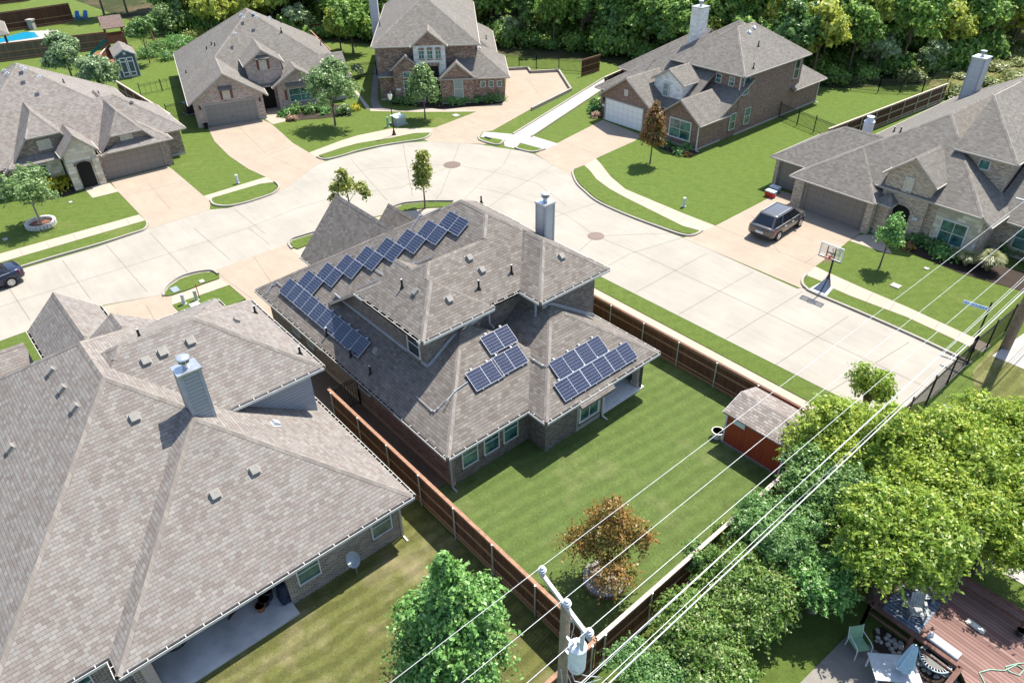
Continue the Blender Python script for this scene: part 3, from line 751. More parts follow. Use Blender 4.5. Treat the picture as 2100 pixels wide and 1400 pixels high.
mb = MB(h.R); mb.box(-42.75, -41.25, 55.24, 55.31, 2.3, 2.6); mb.build('soldier_course', BK5, h.root)
for x in (-39.0, -37.6): h.window('y', -1, 58.6, (x, x+.5, 4.35, 5.05), 1, 2, frame=.05)
h.window('x', 1, -36.3, (58.95, 59.75, 3.6, 5.1), 1, 2, pm=GLS); h.window('x', 1, -36.3, (67.3, 68.1, 3.4, 5.1), 1, 2, pm=GLD)
r = h.rect('x', -36.3, (1517,261), (1530,226))
h.window('x', 1, -36.3, (57.6, 58.4, .75, 2.15), 1, 2); h.window('x', 1, -36.3, (59.9, 60.7, .75, 2.15), 1, 2)
h.window('y', -1, 53.2, (-45.1, -44.75, 2.9, 3.4), 1, 1, frame=.05, pm=BEI)
h.spout(-36.25, 52.9, 0, 2.35, TRW); h.spout(-36.25, 72.7, 0, 2.35, TRW)
h.spout(-36.4, 58.5, 3.9, 5.4, TRW)
m = MB(h.R); m.box(-47.72, -47.55, 53.05, 53.2, 1.8, 2.15); m.build('wall_lamp', LMP, h.root)
m = MB(h.R); m.box(-47.85, -47.45, 53.16, 53.2, 1.25, 1.45); m.build('number_plaque', WHM, h.root)
h.chimney(-44.6, -43.5, 61.3, 62.5, 4, 9.5, STW)
for q in ((1536,67),(1546,58)): h.vent('B', -35.85, 5.5, *q, m=WHM, sz=.28)
for q in ((1545,140),(1555,95)): h.pipe('B', -35.85, 5.5, *q, hh=.5)
# ================================================================== HOUSE 6
h = H6 = House('brick_house', 'tan brick house at the right edge behind the parked silver car', -1, (-20, 58), SH2, BK6, trim=TRT)
h.block(-25.9, -12.4, 49.9, 76, F=2.4, L=(3.15, PITCH), R=2.4, B=(2.7, PITCH))
h.block(-25.9, -19.3, 48.5, 56, F=2.4, B=2.4, L=2.4)
h.block(-29.0, -20, 50.7, 57.9, F=2.4, L=2.4, R=2.4)
h.block(-17.2, -13.2, 53.3, 62, L=5.7, B=5.7, F=(9, .4))
h.block(-13.5, -2, 52.3, 64, L=2.4, R=2.4)
h.block(-19.9, -16.25, 49.8, 55, F=(4.1, .84), B=(4.1, .84), oh=.22)
h.block(-19.75, -18.4, 49.0, 50.6, L=2.3, F=2.3, B=(2.3, .9), oh=.15)
h.make()
h.garage('y', -1, 48.95, (-24.55, -19.95, .02, 2.1), GDT, handle=False)
h.garage('y', -1, 51.15, (-28.2, -26.2, .02, 2.1), GDT, handle=False)
for bb_ in ((-25.45,-24.7,48.6,49.05),(-19.8,-19.35,48.6,49.05),(-28.56,-28.25,50.9,51.2)):
    mb = MB(h.R); mb.box(*bb_, 0, 2.2); mb.build('brick_pier', BK6, h.root)
mb = MB(h.R); mb.box(-15.9, -13.0, 50.28, 50.34, .3, 2.95); mb.build('stone_facing', STN, h.root)
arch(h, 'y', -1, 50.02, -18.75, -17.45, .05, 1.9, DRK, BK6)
h.window('y', -1, 50.27, (-15.35, -13.8, .6, 2.1), 2, 2, frame=.1)
h.window('y', -1, 50.02, (-18.35, -17.85, 3.35, 4.2), 1, 1, pm=BEI, frame=.05)
h.window('y', -1, 53.74, (-15.5, -14.9, 4.75, 5.3), 1, 1, frame=.06)
h.window('y', -1, 52.75, (-11.6, -9.8, .7, 2.1), 2, 2)
m = MB(h.R); m.box(-17.2, -16.85, 49.97, 50.03, 1.5, 1.7); m.build('number_plaque', WHM, h.root)
c = h.hitz(1990, 205, 3.6)
h.chimney(c.x-.6, c.x+.5, c.y-1.2, c.y, 0, 7.3, SIDL, corner=TRB)
c = h.hitz(1778, 270, 3.8); mb = MB(h.R); mb.tube([(c.x,c.y,2.5),(c.x,c.y,4.6)], .38, 16); mb.tube([(c.x,c.y,4.6),(c.x,c.y,4.75),(c.x,c.y,4.95),(c.x,c.y,5.0)], [.42,.3,.2,.3], 16); mb.build('flue', WHM, h.root)
for q in ((1866,221),(1840,233),(1846,272),(1833,271)): h.pipe('F', -25.9, 2.4, *q, hh=.4)
# ================================================================== GROUND
def grassm(name, a, b, dry, dryamt=.5, stripes=0.0, ang=0.0, dscale=.25):
    t = Nt(name); po = t.pos()
    n1 = t.noise(po, dscale, 5, .65); n2 = t.noise(po, 7, 4, .8); n3 = t.noise(po, 38, 2, .9)
    c = t.mix(t.ramp(n2, [(.32, 0.0), (.68, 1.0)]), a, b)
    c = t.mix(t.ramp(n1, [(.66-dryamt*.22, 0.0), (.80-dryamt*.12, dryamt)]), c, dry)
    c = t.mix(1.0, c, t.ramp(n3, [(.25, .5), (.6, 1.0)]), 'MULTIPLY')
    c = t.mix(1.0, c, t.ramp(t.noise(po, 1.6, 4, .75), [(.3, .80), (.6, 1.0)]), 'MULTIPLY')
    sp = t.noise(po, 2.3, 6, .85)
    c = t.mix(t.ramp(sp, [(.64, 0.0), (.73, .7*dryamt+.1)]), c, tuple(min(1, x*2.0) for x in dry))
    if stripes:
        mp = t.n('ShaderNodeMapping', Vector=po); mp.inputs['Rotation'].default_value = (0, 0, ang)
        wv = t.n('ShaderNodeTexWave', Vector=mp.outputs[0], Scale=.45, Distortion=3.0, Detail=4.0); wv.inputs['Detail Scale'].default_value = 1.5
        c = t.mix(1.0, c, t.ramp(wv.outputs['Fac'], [(.2, 1-stripes), (.8, 1.0)]), 'MULTIPLY')
    t.col(c); t.rough(.95); t.b.inputs['Specular IOR Level'].default_value = .1
    t.bump(t.noise(po, 16, 4, .9), .08, .9)
    return t.m
GR = grassm('grass_lawn', (0.100,0.152,0.029), (0.152,0.206,0.048), (0.271,0.262,0.097), .40, .05, .6)
GRB = grassm('grass_backyard', (0.108,0.165,0.041), (0.167,0.223,0.067), (0.302,0.305,0.137), .55, .13, .12, .35)
GRV = grassm('grass_vivid', (0.098,0.158,0.029), (0.150,0.206,0.046), (0.240,0.264,0.072), .22, .04, 1.0)
GRD = grassm('grass_dry', (0.138,0.156,0.043), (0.210,0.210,0.072), (0.396,0.336,0.192), .75, .24, .04, .5)
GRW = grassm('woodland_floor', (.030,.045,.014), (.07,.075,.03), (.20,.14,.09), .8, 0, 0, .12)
def concm(name, c, var=.08, stain=.12, agg=0.0, sc=.35, tint=None):
    t = Nt(name); po = t.pos()
    n1 = t.noise(po, sc, 5, .6); n2 = t.noise(po, 22, 3, .8)
    mp = t.n('ShaderNodeMapping', Vector=po); mp.inputs['Scale'].default_value = (.5, 3.2, 1); mp.inputs['Rotation'].default_value = (0, 0, .1)
    n4 = t.noise(mp.outputs[0], .8, 5, .7)
    k = t.mix(t.ramp(n1, [(.3, 0.0), (.7, 1.0)]), tuple(x*(1-stain) for x in c), c)
    if tint: k = t.mix(t.ramp(t.noise(po, sc*2.3, 4, .7), [(.45, 0.0), (.75, .6)]), k, tint)
    k = t.mix(1.0, k, t.ramp(n4, [(.2, 1-stain*.8), (.7, 1.0)]), 'MULTIPLY')
    k = t.mix(1.0, k, t.ramp(n2, [(.2, 1-var-agg), (.6, 1.0)]), 'MULTIPLY')
    t.col(k); t.rough(.9); t.bump(n2, .004, .6); return t.m
ROAD = concm('concrete_street', (.335,.308,.262), .06, .17)
DRV = concm('concrete_aggregate_tan', (.36,.292,.225), .09, .15, .08, .5, (.30,.235,.175))
WLK = concm('concrete_walk', (.385,.32,.255), .06, .10)
PAL = concm('concrete_pale', (.37,.35,.32), .06, .12); KRB = concm('concrete_kerb', (.35,.32,.275), .08, .2)
SOIL = concm('bare_soil', (.20,.145,.095), .25, .3); MUL = concm('mulch_dark', (.05,.033,.024), .4, .4); GRVL = concm('gravel', (.42,.36,.29), .4, .3)
JNT = plain('joint_dark', (.12,.105,.085), .9)
def sheet(name, m, px, z=.0, z0=None, world=False, kind='structure', mside=None):
    pts = [(p[0], p[1]) for p in px] if world else [tuple(P(x, y, z)[:2]) for x, y in px]
    mb = MB(); mb.prism(pts, z0 if z0 is not None else z, z)
    o = mb.build(name, m); o['kind'] = kind; return o
# one ground sheet out to the horizon
mb = MB(); mb.face([(-900,-900,0),(900,-900,0),(900,900,0),(-900,900,0)]); g = mb.build('ground', GR); g['kind'] = 'structure'
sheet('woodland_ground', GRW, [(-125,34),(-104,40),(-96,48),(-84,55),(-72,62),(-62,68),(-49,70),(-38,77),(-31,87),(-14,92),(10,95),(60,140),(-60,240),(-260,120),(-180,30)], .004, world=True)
sheet('lawn', GRV, [(1171,293),(1143,283),(1233,247),(1213,170),(1250,150),(1700,180),(1950,200),(1900,260),(1640,330),(1590,380),(1587,400),(1463,463),(1400,437),(1283,388),(1233,337),(1222,325)], .006)
sheet('lawn', GRB, [(-22.4,11.2),(-8.95,11.2),(-8.95,27.0),(-22.4,27.0)], .006, world=True)
sheet('lawn', GRD, [(-19.3,-30),(-8.95,-30),(-8.95,11.0),(-19.3,11.0)], .006, world=True)
sheet('side_yard_soil', SOIL, [(-36,10.1),(-19.4,10.1),(-19.4,12.7),(-36,12.7)], .010, world=True)
sheet('lawn', GRV, [(262,180),(360,110),(470,100),(560,130),(420,270),(350,340),(340,270),(260,180)], .008)
sheet('lawn', GRD, [(1995,760),(2050,700),(2110,735),(2190,900),(2000,860)], .008)
XE0 = P(1969, 760).x
# streets : one outline, knuckle of the two streets
south = [P(x, y) for x, y in ((1990,748),(1905,925))]
sheet('street', ROAD, [(-80,728),(0,699),(60,677),(210,626),(337,603),(437,555),(593,500),(690,462),(760,446),(803,437),(826,419),(881,414),(925,414),(1000,440),(1080,485),(1150,525),(1228,565),(1675,790),(1800,851),(1908,818),(1971,758),(1987,745),(1840,677),(1667,603),(1645,590),(1635,592),(1400,487),(1300,450),(1222,412),(1183,379),(1172,358),(1133,337),(1095,316),(1067,309),(1023,303),(990,297),(943,293),(880,290),(833,293),(783,301),(733,313),(668,331),(645,340),(600,375),(567,395),(533,409),(467,427),(430,430),(303,468),(295,474),(200,506),(53,549),(-80,590)], .012)
sheet('street', ROAD, [(-80,728),(-80,590),(-250,640),(-300,800)], .0115)
# driveways
sheet('driveway', DRV, [(220,372),(343,341),(352,346),(418,402),(432,411),(430,430),(303,470),(303,455),(287,440),(243,394),(228,374)], .020)
sheet('driveway', DRV, [(426,262),(534,244),(555,253),(575,270),(600,293),(634,313),(650,323),(668,331),(645,341),(600,377),(567,397),(573,383),(563,373),(545,363),(510,347),(470,320),(440,290)], .020)
sheet('driveway', DRV, [(1035,200),(1040,143),(1083,140),(1088,148),(1146,145),(1170,183),(1090,223),(1010,268),(990,270),(983,281),(981,288),(1000,296),(880,291),(868,285),(882,273),(892,262),(980,228),(900,220),(900,218),(1030,203)], .020)
sheet('driveway', DRV, [(1236,246),(1318,278),(1300,290),(1222,325),(1200,338),(1177,347),(1172,359),(1133,338),(1097,315),(1117,307),(1140,295)], .020)
sheet('driveway', DRV, [(1573,408),(1597,390),(1640,403),(1650,428),(1770,474),(1738,496),(1714,516),(1672,546),(1653,564),(1646,572),(1645,592),(1400,488),(1437,475),(1467,463)], .020)
sheet('driveway', DRV, [(437,555),(593,500),(596,510),(610,520),(620,530),(638,541),(640,580),(560,660),(520,640),(503,612),(470,584),(451,571),(449,563)], .020)
sheet('driveway', DRV, [(207,628),(337,603),(340,608),(353,605),(353,625),(365,637),(400,720),(250,720)], .020)
# walks
sheet('pavement', WLK, [(-80,541),(0,520),(285,440),(303,455),(297,452),(0,538),(-80,560)], .016)
sheet('pavement', WLK, [(418,402),(545,363),(563,373),(533,377),(437,405),(430,412)], .016)
sheet('pavement', WLK, [(634,313),(700,288),(733,278),(800,264),(892,262),(885,272),(850,273),(800,283),(733,294),(700,303),(655,318),(650,323)], .016)
sheet('pavement', WLK, [(1222,325),(1233,337),(1253,363),(1283,388),(1400,437),(1467,463),(1440,474),(1400,463),(1283,405),(1250,387),(1223,367),(1210,350),(1197,338)], .016)
sheet('pavement', WLK, [(1672,546),(1699,559),(1766,589),(1860,629),(2032,708),(2014,722),(1860,650),(1743,606),(1709,591),(1686,577),(1653,564)], .016)
YO = 29.62
sheet('pavement', WLK, [(-30,27.25),(XE0+.3,27.25),(XE0+.3,YO),(-30,YO)], .016, world=True)
sheet('pavement', WLK, [(353,605),(383,595),(417,582),(451,570),(470,584),(353,625)], .016)
sheet('pavement', WLK, [(596,511),(700,470),(760,448),(800,440),(815,432),(881,424),(930,424),(920,434),(800,458),(700,486),(620,530)], .0165)
sheet('front_walk', WLK, [(175,389),(222,372),(243,393),(190,406)], .018)
sheet('front_walk', WLK, [(545,245),(548,215),(575,213),(586,249),(560,255)], .018)
sheet('front_walk', WLK, [(757,222),(780,226),(820,228),(870,222),(900,217),(985,213),(1030,203),(985,229),(860,230),(760,228)], .018)
sheet('front_walk', concm('paver_grey', (.22,.20,.19), .3, .2), [(772,115),(781,117),(776,170),(774,205),(783,220),(820,228),(765,227),(760,205),(766,150)], .017)
sheet('front_walk', PAL, [(722,180),(727,180),(760,223),(752,224)], .018)
sheet('front_walk', WLK, [(1743,494),(1761,482),(1800,480),(1830,520),(1811,517)], .018)
# drain channel
sheet('drain_channel', PAL, [(1052,275),(1238,162),(1250,172),(1090,278),(1145,295),(1118,307),(1067,293),(1057,305),(1035,300),(1033,288),(985,281),(992,270)], .024)
for L in ([(1052,275),(1238,160)], [(1090,280),(1250,174)]):
    mb = MB(); mb.beam(P(*L[0],.05), P(*L[1],.05), .16, .14); mb.build('channel_kerb', KRB)['kind'] = 'structure'
# parkway strips with kerb
def strip(px, kerb, m=GR):
    sheet('parkway_grass', m, px, .085, z0=.0)
    pts = [P(x, y, 0) for x, y in kerb]
    # smooth the kerb line
    q = []
    for i in range(len(pts)-1):
        a, b, c, d = pts[max(i-1,0)], pts[i], pts[i+1], pts[min(i+2, len(pts)-1)]
        for k in range(4):
            t = k/4; q.append(.5*((2*b)+(c-a)*t+(2*a-5*b+4*c-d)*t*t+(3*b-a-3*c+d)*t*t*t))
    q.append(pts[-1])
    mb = MB()
    off = []
    for i, p in enumerate(q):
        d = (q[min(i+1, len(q)-1)]-q[max(i-1, 0)]).normalized(); off.append(Vector((-d.y, d.x, 0)))
    for i in range(len(q)-1):
        a, b, na, nb = q[i], q[i+1], off[i]*.09, off[i+1]*.09
        mb.hexa([a-na, b-nb, b+nb, a+na, a-na*.8+Vector((0,0,.13)), b-nb*.8+Vector((0,0,.13)), b+nb*.8+Vector((0,0,.13)), a+na*.8+Vector((0,0,.13))])
    mb.build('kerb', KRB)['kind'] = 'structure'
strip([(-80,561),(0,539),(297,453),(302,458),(300,466),(292,471),(200,500),(53,543),(-80,584)], [(-80,587),(53,546),(123,525),(200,503),(273,480),(296,472),(303,463),(301,455)])
strip([(437,405),(533,377),(561,374),(569,382),(564,391),(533,405),(467,422),(445,421),(434,413)], [(432,411),(440,421),(467,424),(500,418),(533,408),(560,398),(572,388),(571,380),(563,373)])
strip([(655,319),(700,304),(733,295),(800,284),(850,274),(880,273),(878,279),(862,285),(833,290),(783,297),(733,309),(700,319),(670,325)], [(650,323),(668,328),(700,321),(733,311),(783,300),(833,292),(865,287),(880,280),(884,273)])
strip([(985,283),(1000,281),(1028,286),(1031,289),(1022,294),(1000,291),(988,288)], [(981,281),(984,288),(1000,294),(1022,298),(1034,289)], GRV)
strip([(1060,304),(1068,294),(1113,306),(1093,310),(1075,308)], [(1056,304),(1067,308),(1093,313),(1118,307)], GRV)
strip([(1180,348),(1195,340),(1208,351),(1221,368),(1248,388),(1281,406),(1398,464),(1437,474),(1425,479),(1403,478),(1355,463),(1300,444),(1252,423),(1222,406),(1203,390),(1187,374),(1178,360)], [(1177,347),(1174,356),(1183,377),(1200,394),(1220,411),(1250,427),(1300,448),(1352,467),(1400,483),(1424,483),(1440,474)])
strip([(1655,566),(1686,579),(1709,593),(1743,608),(1860,652),(2010,724),(1993,741),(1850,673),(1669,597),(1654,588),(1647,578)], [(1653,564),(1646,572),(1645,583),(1653,592),(1667,601),(1750,636),(1846,678),(1920,712),(1990,746)])
strip([(340,606),(339,600),(346,588),(369,572),(394,563),(420,558),(437,559),(445,565),(449,570),(417,581),(383,594),(353,604)], [(337,608),(336,600),(343,587),(367,570),(393,561),(420,556),(437,556),(448,563)])
strip([(596,498),(600,493),(618,487),(667,472),(700,462),(745,450),(740,458),(700,473),(610,510),(602,507)], [(600,511),(593,502),(597,492),(617,485),(667,470),(700,460),(750,447)])
strip([(803,438),(800,430),(806,427),(826,421),(840,418),(881,416),(925,416),(920,424),(881,425),(815,433)], [(803,441),(799,431),(805,425),(826,418),(840,416),(881,413),(930,413)])
sheet('parkway_grass', GRV, [(620,531),(638,541),(640,548),(690,520),(700,490)], .06, z0=0)
sheet('parkway_grass', GRV, [(356,627),(470,587),(503,613),(440,640),(367,638)], .06, z0=0)
# grass verge beside the right street
sheet('parkway_grass', GR, [(-30,YO+.02),(XE0+.2,YO+.02),(XE0+.2,P(1450,680).y-.05),(-30,P(1450,680).y-.05)], .05, z0=0, world=True)
sheet('planting_bed', MUL, [(175,387),(150,397),(60,418),(60,395),(150,375)], .03)
sheet('planting_bed', MUL, [(586,248),(590,215),(720,215),(720,235),(660,243)], .03)
sheet('planting_bed', MUL, [(800,212),(1040,200),(1030,212),(980,218),(900,224),(850,218)], .03)
sheet('planting_bed', MUL, [(1352,292),(1440,312),(1400,322),(1350,303)], .03)
sheet('planting_bed', MUL, [(1800,474),(2110,560),(2110,600),(1970,560),(1850,510)], .03)
# joints
def joint(L, w=.028, z=.0165):
    mb = MB()
    for seg in L:
        pts = [P(x, y, z) for x, y in seg]
        for a, b in zip(pts, pts[1:]):
            d = (b-a).normalized(); n = Vector((-d.y, d.x, 0))*w/2; mb.face([a-n, b-n, b+n, a+n])
    mb.build('road_joint', JNT)['kind'] = 'structure'
joint([[(0,628.7),(350,518.7),(510,467),(600,430),(700,400),(820,385),(930,338)],
 [(20,593),(62,657)], [(128,533.7),(187,615)], [(218,502),(302,598.7)], [(307,477),(390,563.7)], [(397,467),(473,533.7)], [(510,467),(553,502)], [(480,428),(545,480)],
 [(927,338),(943,293)], [(927,338),(903,397),(880,425)], [(826,293),(846,403)], [(720,327),(793,410)], [(1048,307),(1033,337),(980,380),(953,407)], [(1137,337),(1050,390),(990,433)], [(1220,417),(1137,445),(1000,520)],
 [(700,360),(760,346),(860,340),(927,338),(1000,350),(1100,375),(1160,420)], [(1222,484),(1160,440),(1050,400),(980,385)], [(1222,484),(1313,521),(1678,691),(1952,818)],
 [(1160,540),(1222,484),(1380,478)], [(1247,545),(1292,520),(1400,487)], [(1304,599),(1450,519)], [(1392,644),(1545,557)], [(1488,695),(1645,598)], [(1590,748),(1740,648)], [(1700,803),(1865,701)], [(1810,860),(1950,745)]])
joint([[(303,375),(350,430)], [(260,400),(375,372)], [(485,255),(545,315),(620,350)], [(520,330),(600,300)], [(925,230),(1000,265)], [(860,255),(1000,300)], [(1145,290),(1180,300),(1255,330)], [(1080,160),(1110,200)],
 [(1467,463),(1672,546)], [(1540,440),(1600,520)], [(1560,505),(1620,465)], [(1650,540),(1700,505)], [(240,640),(270,690)], [(300,625),(330,680)], [(520,525),(570,600)], [(450,563),(520,615)]], .02, .0245)
joint([[(x, 521-.283*x+2), (x+9, 538-.283*x)] for x in range(40, 290, 55)]+[[(1700+i*45, 559+i*20.6), (1686+i*45, 577+i*21)] for i in range(0, 7)]+[[(1240+i*42, 375+i*16.5),(1226+i*42, 372+i*21)] for i in range(1, 5)], .018, .0205)
def manhole(px, py, r, label, m=None):
    c = P(px, py, .014); mb = MB(); mb.tube([c, c+Vector((0,0,.012))], r, 24); mb.tube([c, c+Vector((0,0,.018))], r*.78, 24)
    tag(mb.build('manhole_cover', m or plain('cast_iron', (.16,.12,.10), .6, .4)), label, 'manhole cover')
manhole(927, 338, .75, 'round iron manhole cover in the middle of the cul-de-sac'); manhole(1222, 484, .6, 'round iron manhole cover where the right street leaves the cul-de-sac')
# retaining kerb round the upper driveway
mb = MB()
L = [(1040,142),(1083,140),(1088,148),(1146,145),(1171,184),(1090,224)]
for a, b in zip(L, L[1:]): mb.beam(P(*a,.15), P(*b,.15), .2, .34)
tag(mb.build('low_wall', KRB), 'low concrete retaining wall around the tan driveway apron of the tall house', 'wall')
# ================================================================== FENCES
def woodm(name, c1, c2, w=.14):
    return brickm(name, [(0, c1), (1, c2)], tuple(x*.35 for x in c1), w, 60, .006, .004, .25, .85, .1, gran=.25)
WD1 = woodm('fence_cedar_red', (.125,.055,.030), (.185,.085,.048)); WD2 = woodm('fence_dark_brown', (.085,.038,.020), (.135,.060,.032)); WDG = woodm('fence_weathered', (.13,.10,.07), (.20,.155,.11))
CAP1 = plain('fence_cap_cedar', (.27,.15,.095), .8, var=.25); CAP2 = plain('fence_cap_grey', (.46,.38,.31), .8, var=.2); CAPD = plain('fence_cap_dark', (.12,.06,.04), .8, var=.2); RAIL = plain('fence_rail_tan', (.30,.17,.09), .8); RAILP = plain('fence_rail_pale', (.42,.33,.25), .8)
PST = plain('fence_post_steel', (.52,.54,.50), .45, .5)
def wood_fence(a, b, label, h=1.83, side=1, step=2.42, wm=WD1, cm=CAP1, rm=RAIL, group='board fences', posts=True, boards=True):
    a = Vector((a[0], a[1], 0)); b = Vector((b[0], b[1], 0)); L = (b-a).length; d = (b-a)/L; n = Vector((-d.y, d.x, 0))*side
    root = empty('wooden_fence', a, label, 'fence', group)
    T = Matrix(((d.x, n.x, 0, a.x), (d.y, n.y, 0, a.y), (0, 0, 1, 0), (0, 0, 0, 1)))
    m = MB(T); k = 0; x = 0
    if boards:
        while x < L-.02:
            wv = min(.138, L-x); m.box(x, x+wv-.006, -.01-random.random()*.006, .01, .04, h-.03); x += .14
    else: m.box(0, L, -.012, .01, .03, h-.03)
    m.build('board_panel', wm, root)
    m = MB(T); m.box(-.02, L+.02, -.075, .075, h-.03, h+.012); m.build('top_cap', cm, root)
    for z in (.28, .98, h-.16):
        m = MB(T); m.box(0, L, .011, .05, z, z+.085); m.build('rail', rm, root)
    m = MB(T); m.box(0, L, -.03, .035, 0, .15); m.build('base_board', rm, root)
    if posts:
        x = .35
        while x < L:
            m = MB(T); m.tube([(x, .085, 0), (x, .085, h-.02)], .034, 8); m.tube([(x,.085,h-.02),(x,.085,h+.03)], .042, 8); m.build('fence_post', PST, root); x += step
    return root
def iron_fence(pts, label, h=1.4, step=2.4, gap=.14, group='black iron fences', bar=.012, post=.035):
    pts = [Vector((p[0], p[1], 0)) for p in pts]
    root = empty('iron_fence', pts[0], label, 'fence', group)
    pk = MB(); rl = MB()
    for a, b in zip(pts, pts[1:]):
        L = (b-a).length; d = (b-a)/L; t = gap
        while t < L:
            p = a+d*t; pk.box(p.x-bar, p.x+bar, p.y-bar, p.y+bar, .08, h); t += gap
        for z in (.15, h-.2, h-.05): rl.beam(a+Vector((0,0,z)), b+Vector((0,0,z)), .03, .03)
        n = max(1, round(L/step))
        for i in range(n+1):
            p = a+d*(L*i/n); m = MB(); m.box(p.x-post, p.x+post, p.y-post, p.y+post, 0, h+.1); m.box(p.x-post-.015, p.x+post+.015, p.y-post-.015, p.y+post+.015, h+.1, h+.14); m.build('fence_post', BLK, root)
    pk.build('picket_panel', BLK, root); rl.build('rail', BLK, root)
    return root
wood_fence((-26.66, 11.12), (-8.88, 11.12), 'red cedar board fence with steel posts between the two near backyards', side=-1, h=1.85)
wood_fence((-8.88, 11.16), (-8.88, 27.0), 'red cedar board fence along the back of the solar house lawn', side=-1, cm=CAP2, h=1.85)
wood_fence((-25.5, 27.1), (-8.9, 27.1), 'brown board fence with steel posts beside the street and patio', side=-1, wm=WD1, cm=CAPD, rm=RAIL, h=1.58)
wood_fence((-8.88, -4), (-8.88, 11.06), 'cedar board fence running past the foot of the utility pole out of the frame', side=-1, cm=CAP1, h=1.85)
iron_fence([(-26.7, 11.2), (-26.7, 12.66)], 'black iron gate closing the narrow passage between the two near houses', 1.75, 1.5, .13)
q = lambda x, y, z=1.83: P(x, y, z)
wood_fence(q(238,166), q(349,234), 'dark red board fence behind the shrubs beside the arch entry house', side=-1, wm=WD1, cm=CAP2, rm=RAILP, boards=False)
wood_fence(P(-60,134)[:2], P(226,99)[:2], 'tall brown board fence below the swimming pool', h=2.05, side=-1, wm=WDG, cm=CAPD, posts=False, boards=False)
wood_fence(P(-60,77)[:2], P(153,45)[:2], 'tall brown board fence above the swimming pool', h=2.6, side=-1, wm=WD2, cm=CAPD, posts=False, boards=False)
wood_fence(P(-60,16)[:2], P(62,2)[:2], 'farthest brown board fence in the top left corner', h=2.2, side=-1, wm=WD2, cm=CAPD, posts=False, boards=False)
wood_fence(P(213,134)[:2], P(232,110)[:2], 'short board fence with pale cap beside the grey garden shed', h=1.3, side=1, wm=WD1, cm=CAP2, boards=False, posts=False)
wood_fence(q(618,51), q(657,49), 'dark board fence behind the pink brick house facing the street', side=1, wm=WD2, cm=CAPD, boards=False, posts=False)
wood_fence(q(636,62), q(678,103), 'board fence with pale cap running beside the pink brick house', side=1, wm=WD1, cm=CAP1, boards=False)
wood_fence(q(1193,123), q(1231,112), 'short dark board fence at the woods edge above the drain channel', side=-1, wm=WD2, cm=CAPD, boards=False, posts=False)
wood_fence(q(1240,158), q(1328,120), 'dark board fence with pale cap behind the white garage house', side=-1, wm=WD2, cm=CAP2, rm=RAILP, boards=False)
wood_fence(q(1700,264), q(1944,171), 'long board fence with pale posts running up behind the right hand house', side=-1, wm=WD2, cm=CAP2, rm=RAILP, boards=False)
iron_fence([P(1597,241), P(1634,257), P(1668,271), P(1725,294)], 'black iron fence from the brick house corner across the side lawn', 1.4)
iron_fence([P(1690,178), P(1800,190), P(1935,193)], 'black iron fence along the woods behind the white garage house', 1.4)
iron_fence([P(1940,200), P(2015,214), P(2110,224)], 'black iron fence at the woods edge behind the right hand house', 1.4)
iron_fence([P(1030,138), P(1100,142), P(1193,150)], 'black iron fence at the woods edge beside the tall house driveway', 1.4)
iron_fence([P(712,159), P(773,154)], 'black iron fence left of the tall brown brick house', 1.5)
iron_fence([P(258,86), P(316,77), P(385,66), P(440,60)], 'black iron fence behind the small tree and grey shed', 1.5)
iron_fence([P(290,197), P(375,178)], 'low black iron fence with a gate frame left of the pink brick house', 1.2, gap=.6)
iron_fence([P(346,245), P(398,232)], 'black iron fence between the arch entry house and the air conditioner', 1.4)
XE = P(1969, 760).x
iron_fence([(XE, 26.5), (XE, 38.7), (XE+.25, 46), (XE+.4, 54)], 'tall black iron fence closing off the end of the right street', 1.7, gap=.14, post=.035, bar=.009)
wood_fence((XE+.9, 45.2), (XE+.9, 54), 'orange stained board fence at the right edge behind the iron fence', h=1.7, wm=woodm('fence_orange', (.36,.12,.03), (.45,.16,.045)), cm=CAP2, boards=False, posts=False)
sheet('alley', PAL, [(XE+.6,40.5),(XE+12,40.5),(XE+12,46.5),(XE+1.2,46.5)], .02, world=True)
sheet('alley', PAL, [(XE+.6,26),(XE+11,26),(XE+11,34.5),(XE+.6,34.5)], .02, world=True)
# ================================================================== UTILITY POLE AND WIRES
WPL = plain('pole_wood_grey', (.27,.215,.16), .85, var=.3, sc=3); INS = plain('porcelain_grey', (.50,.52,.56), .25); WIR = plain('wire_aluminium', (.43,.44,.45), .45, .2); TRF = plain('transformer_paint', (.66,.70,.76), .35)
px_, py_ = -7.72, 8.32
t = empty('utility_pole', (px_, py_, 0), 'weathered wooden utility pole with grey transformer at the bottom of the photo', 'utility pole', 'utility poles')
m = MB(); m.tube([(px_,py_,0),(px_,py_,7.8)], [.17,.13], 14); m.build('pole', WPL, t)
m = MB(); m.beam((-8.85,8.48,7.85),(-6.6,8.06,7.85), .10, .12); xa = m.build('crossarm', plain('crossarm_grey', (.42,.40,.38), .8), t)
m = MB(); m.beam((-8.2,8.42,7.8),(-7.75,8.32,7.1), .04); m.beam((-7.2,8.22,7.8),(-7.68,8.3,7.1), .04); m.build('brace', MET, t)
for x, y in ((-8.78,8.47), (-7.62,8.25), (-6.68,8.08)):
    m = MB(); m.lathe((x,y,0), [(.03,7.9),(.03,7.98),(.11,8.0),(.12,8.04),(.07,8.06),(.10,8.10),(.05,8.13),(.06,8.17),(.01,8.19)], 12); m.build('insulator', INS, xa)
m = MB(); m.lathe((-7.12,8.2,0), [(.02,5.72),(.21,5.76),(.24,5.85),(.24,6.75),(.25,6.78),(.19,6.86),(.02,6.88)], 20); tr = m.build('transformer', TRF, t, smooth=False)
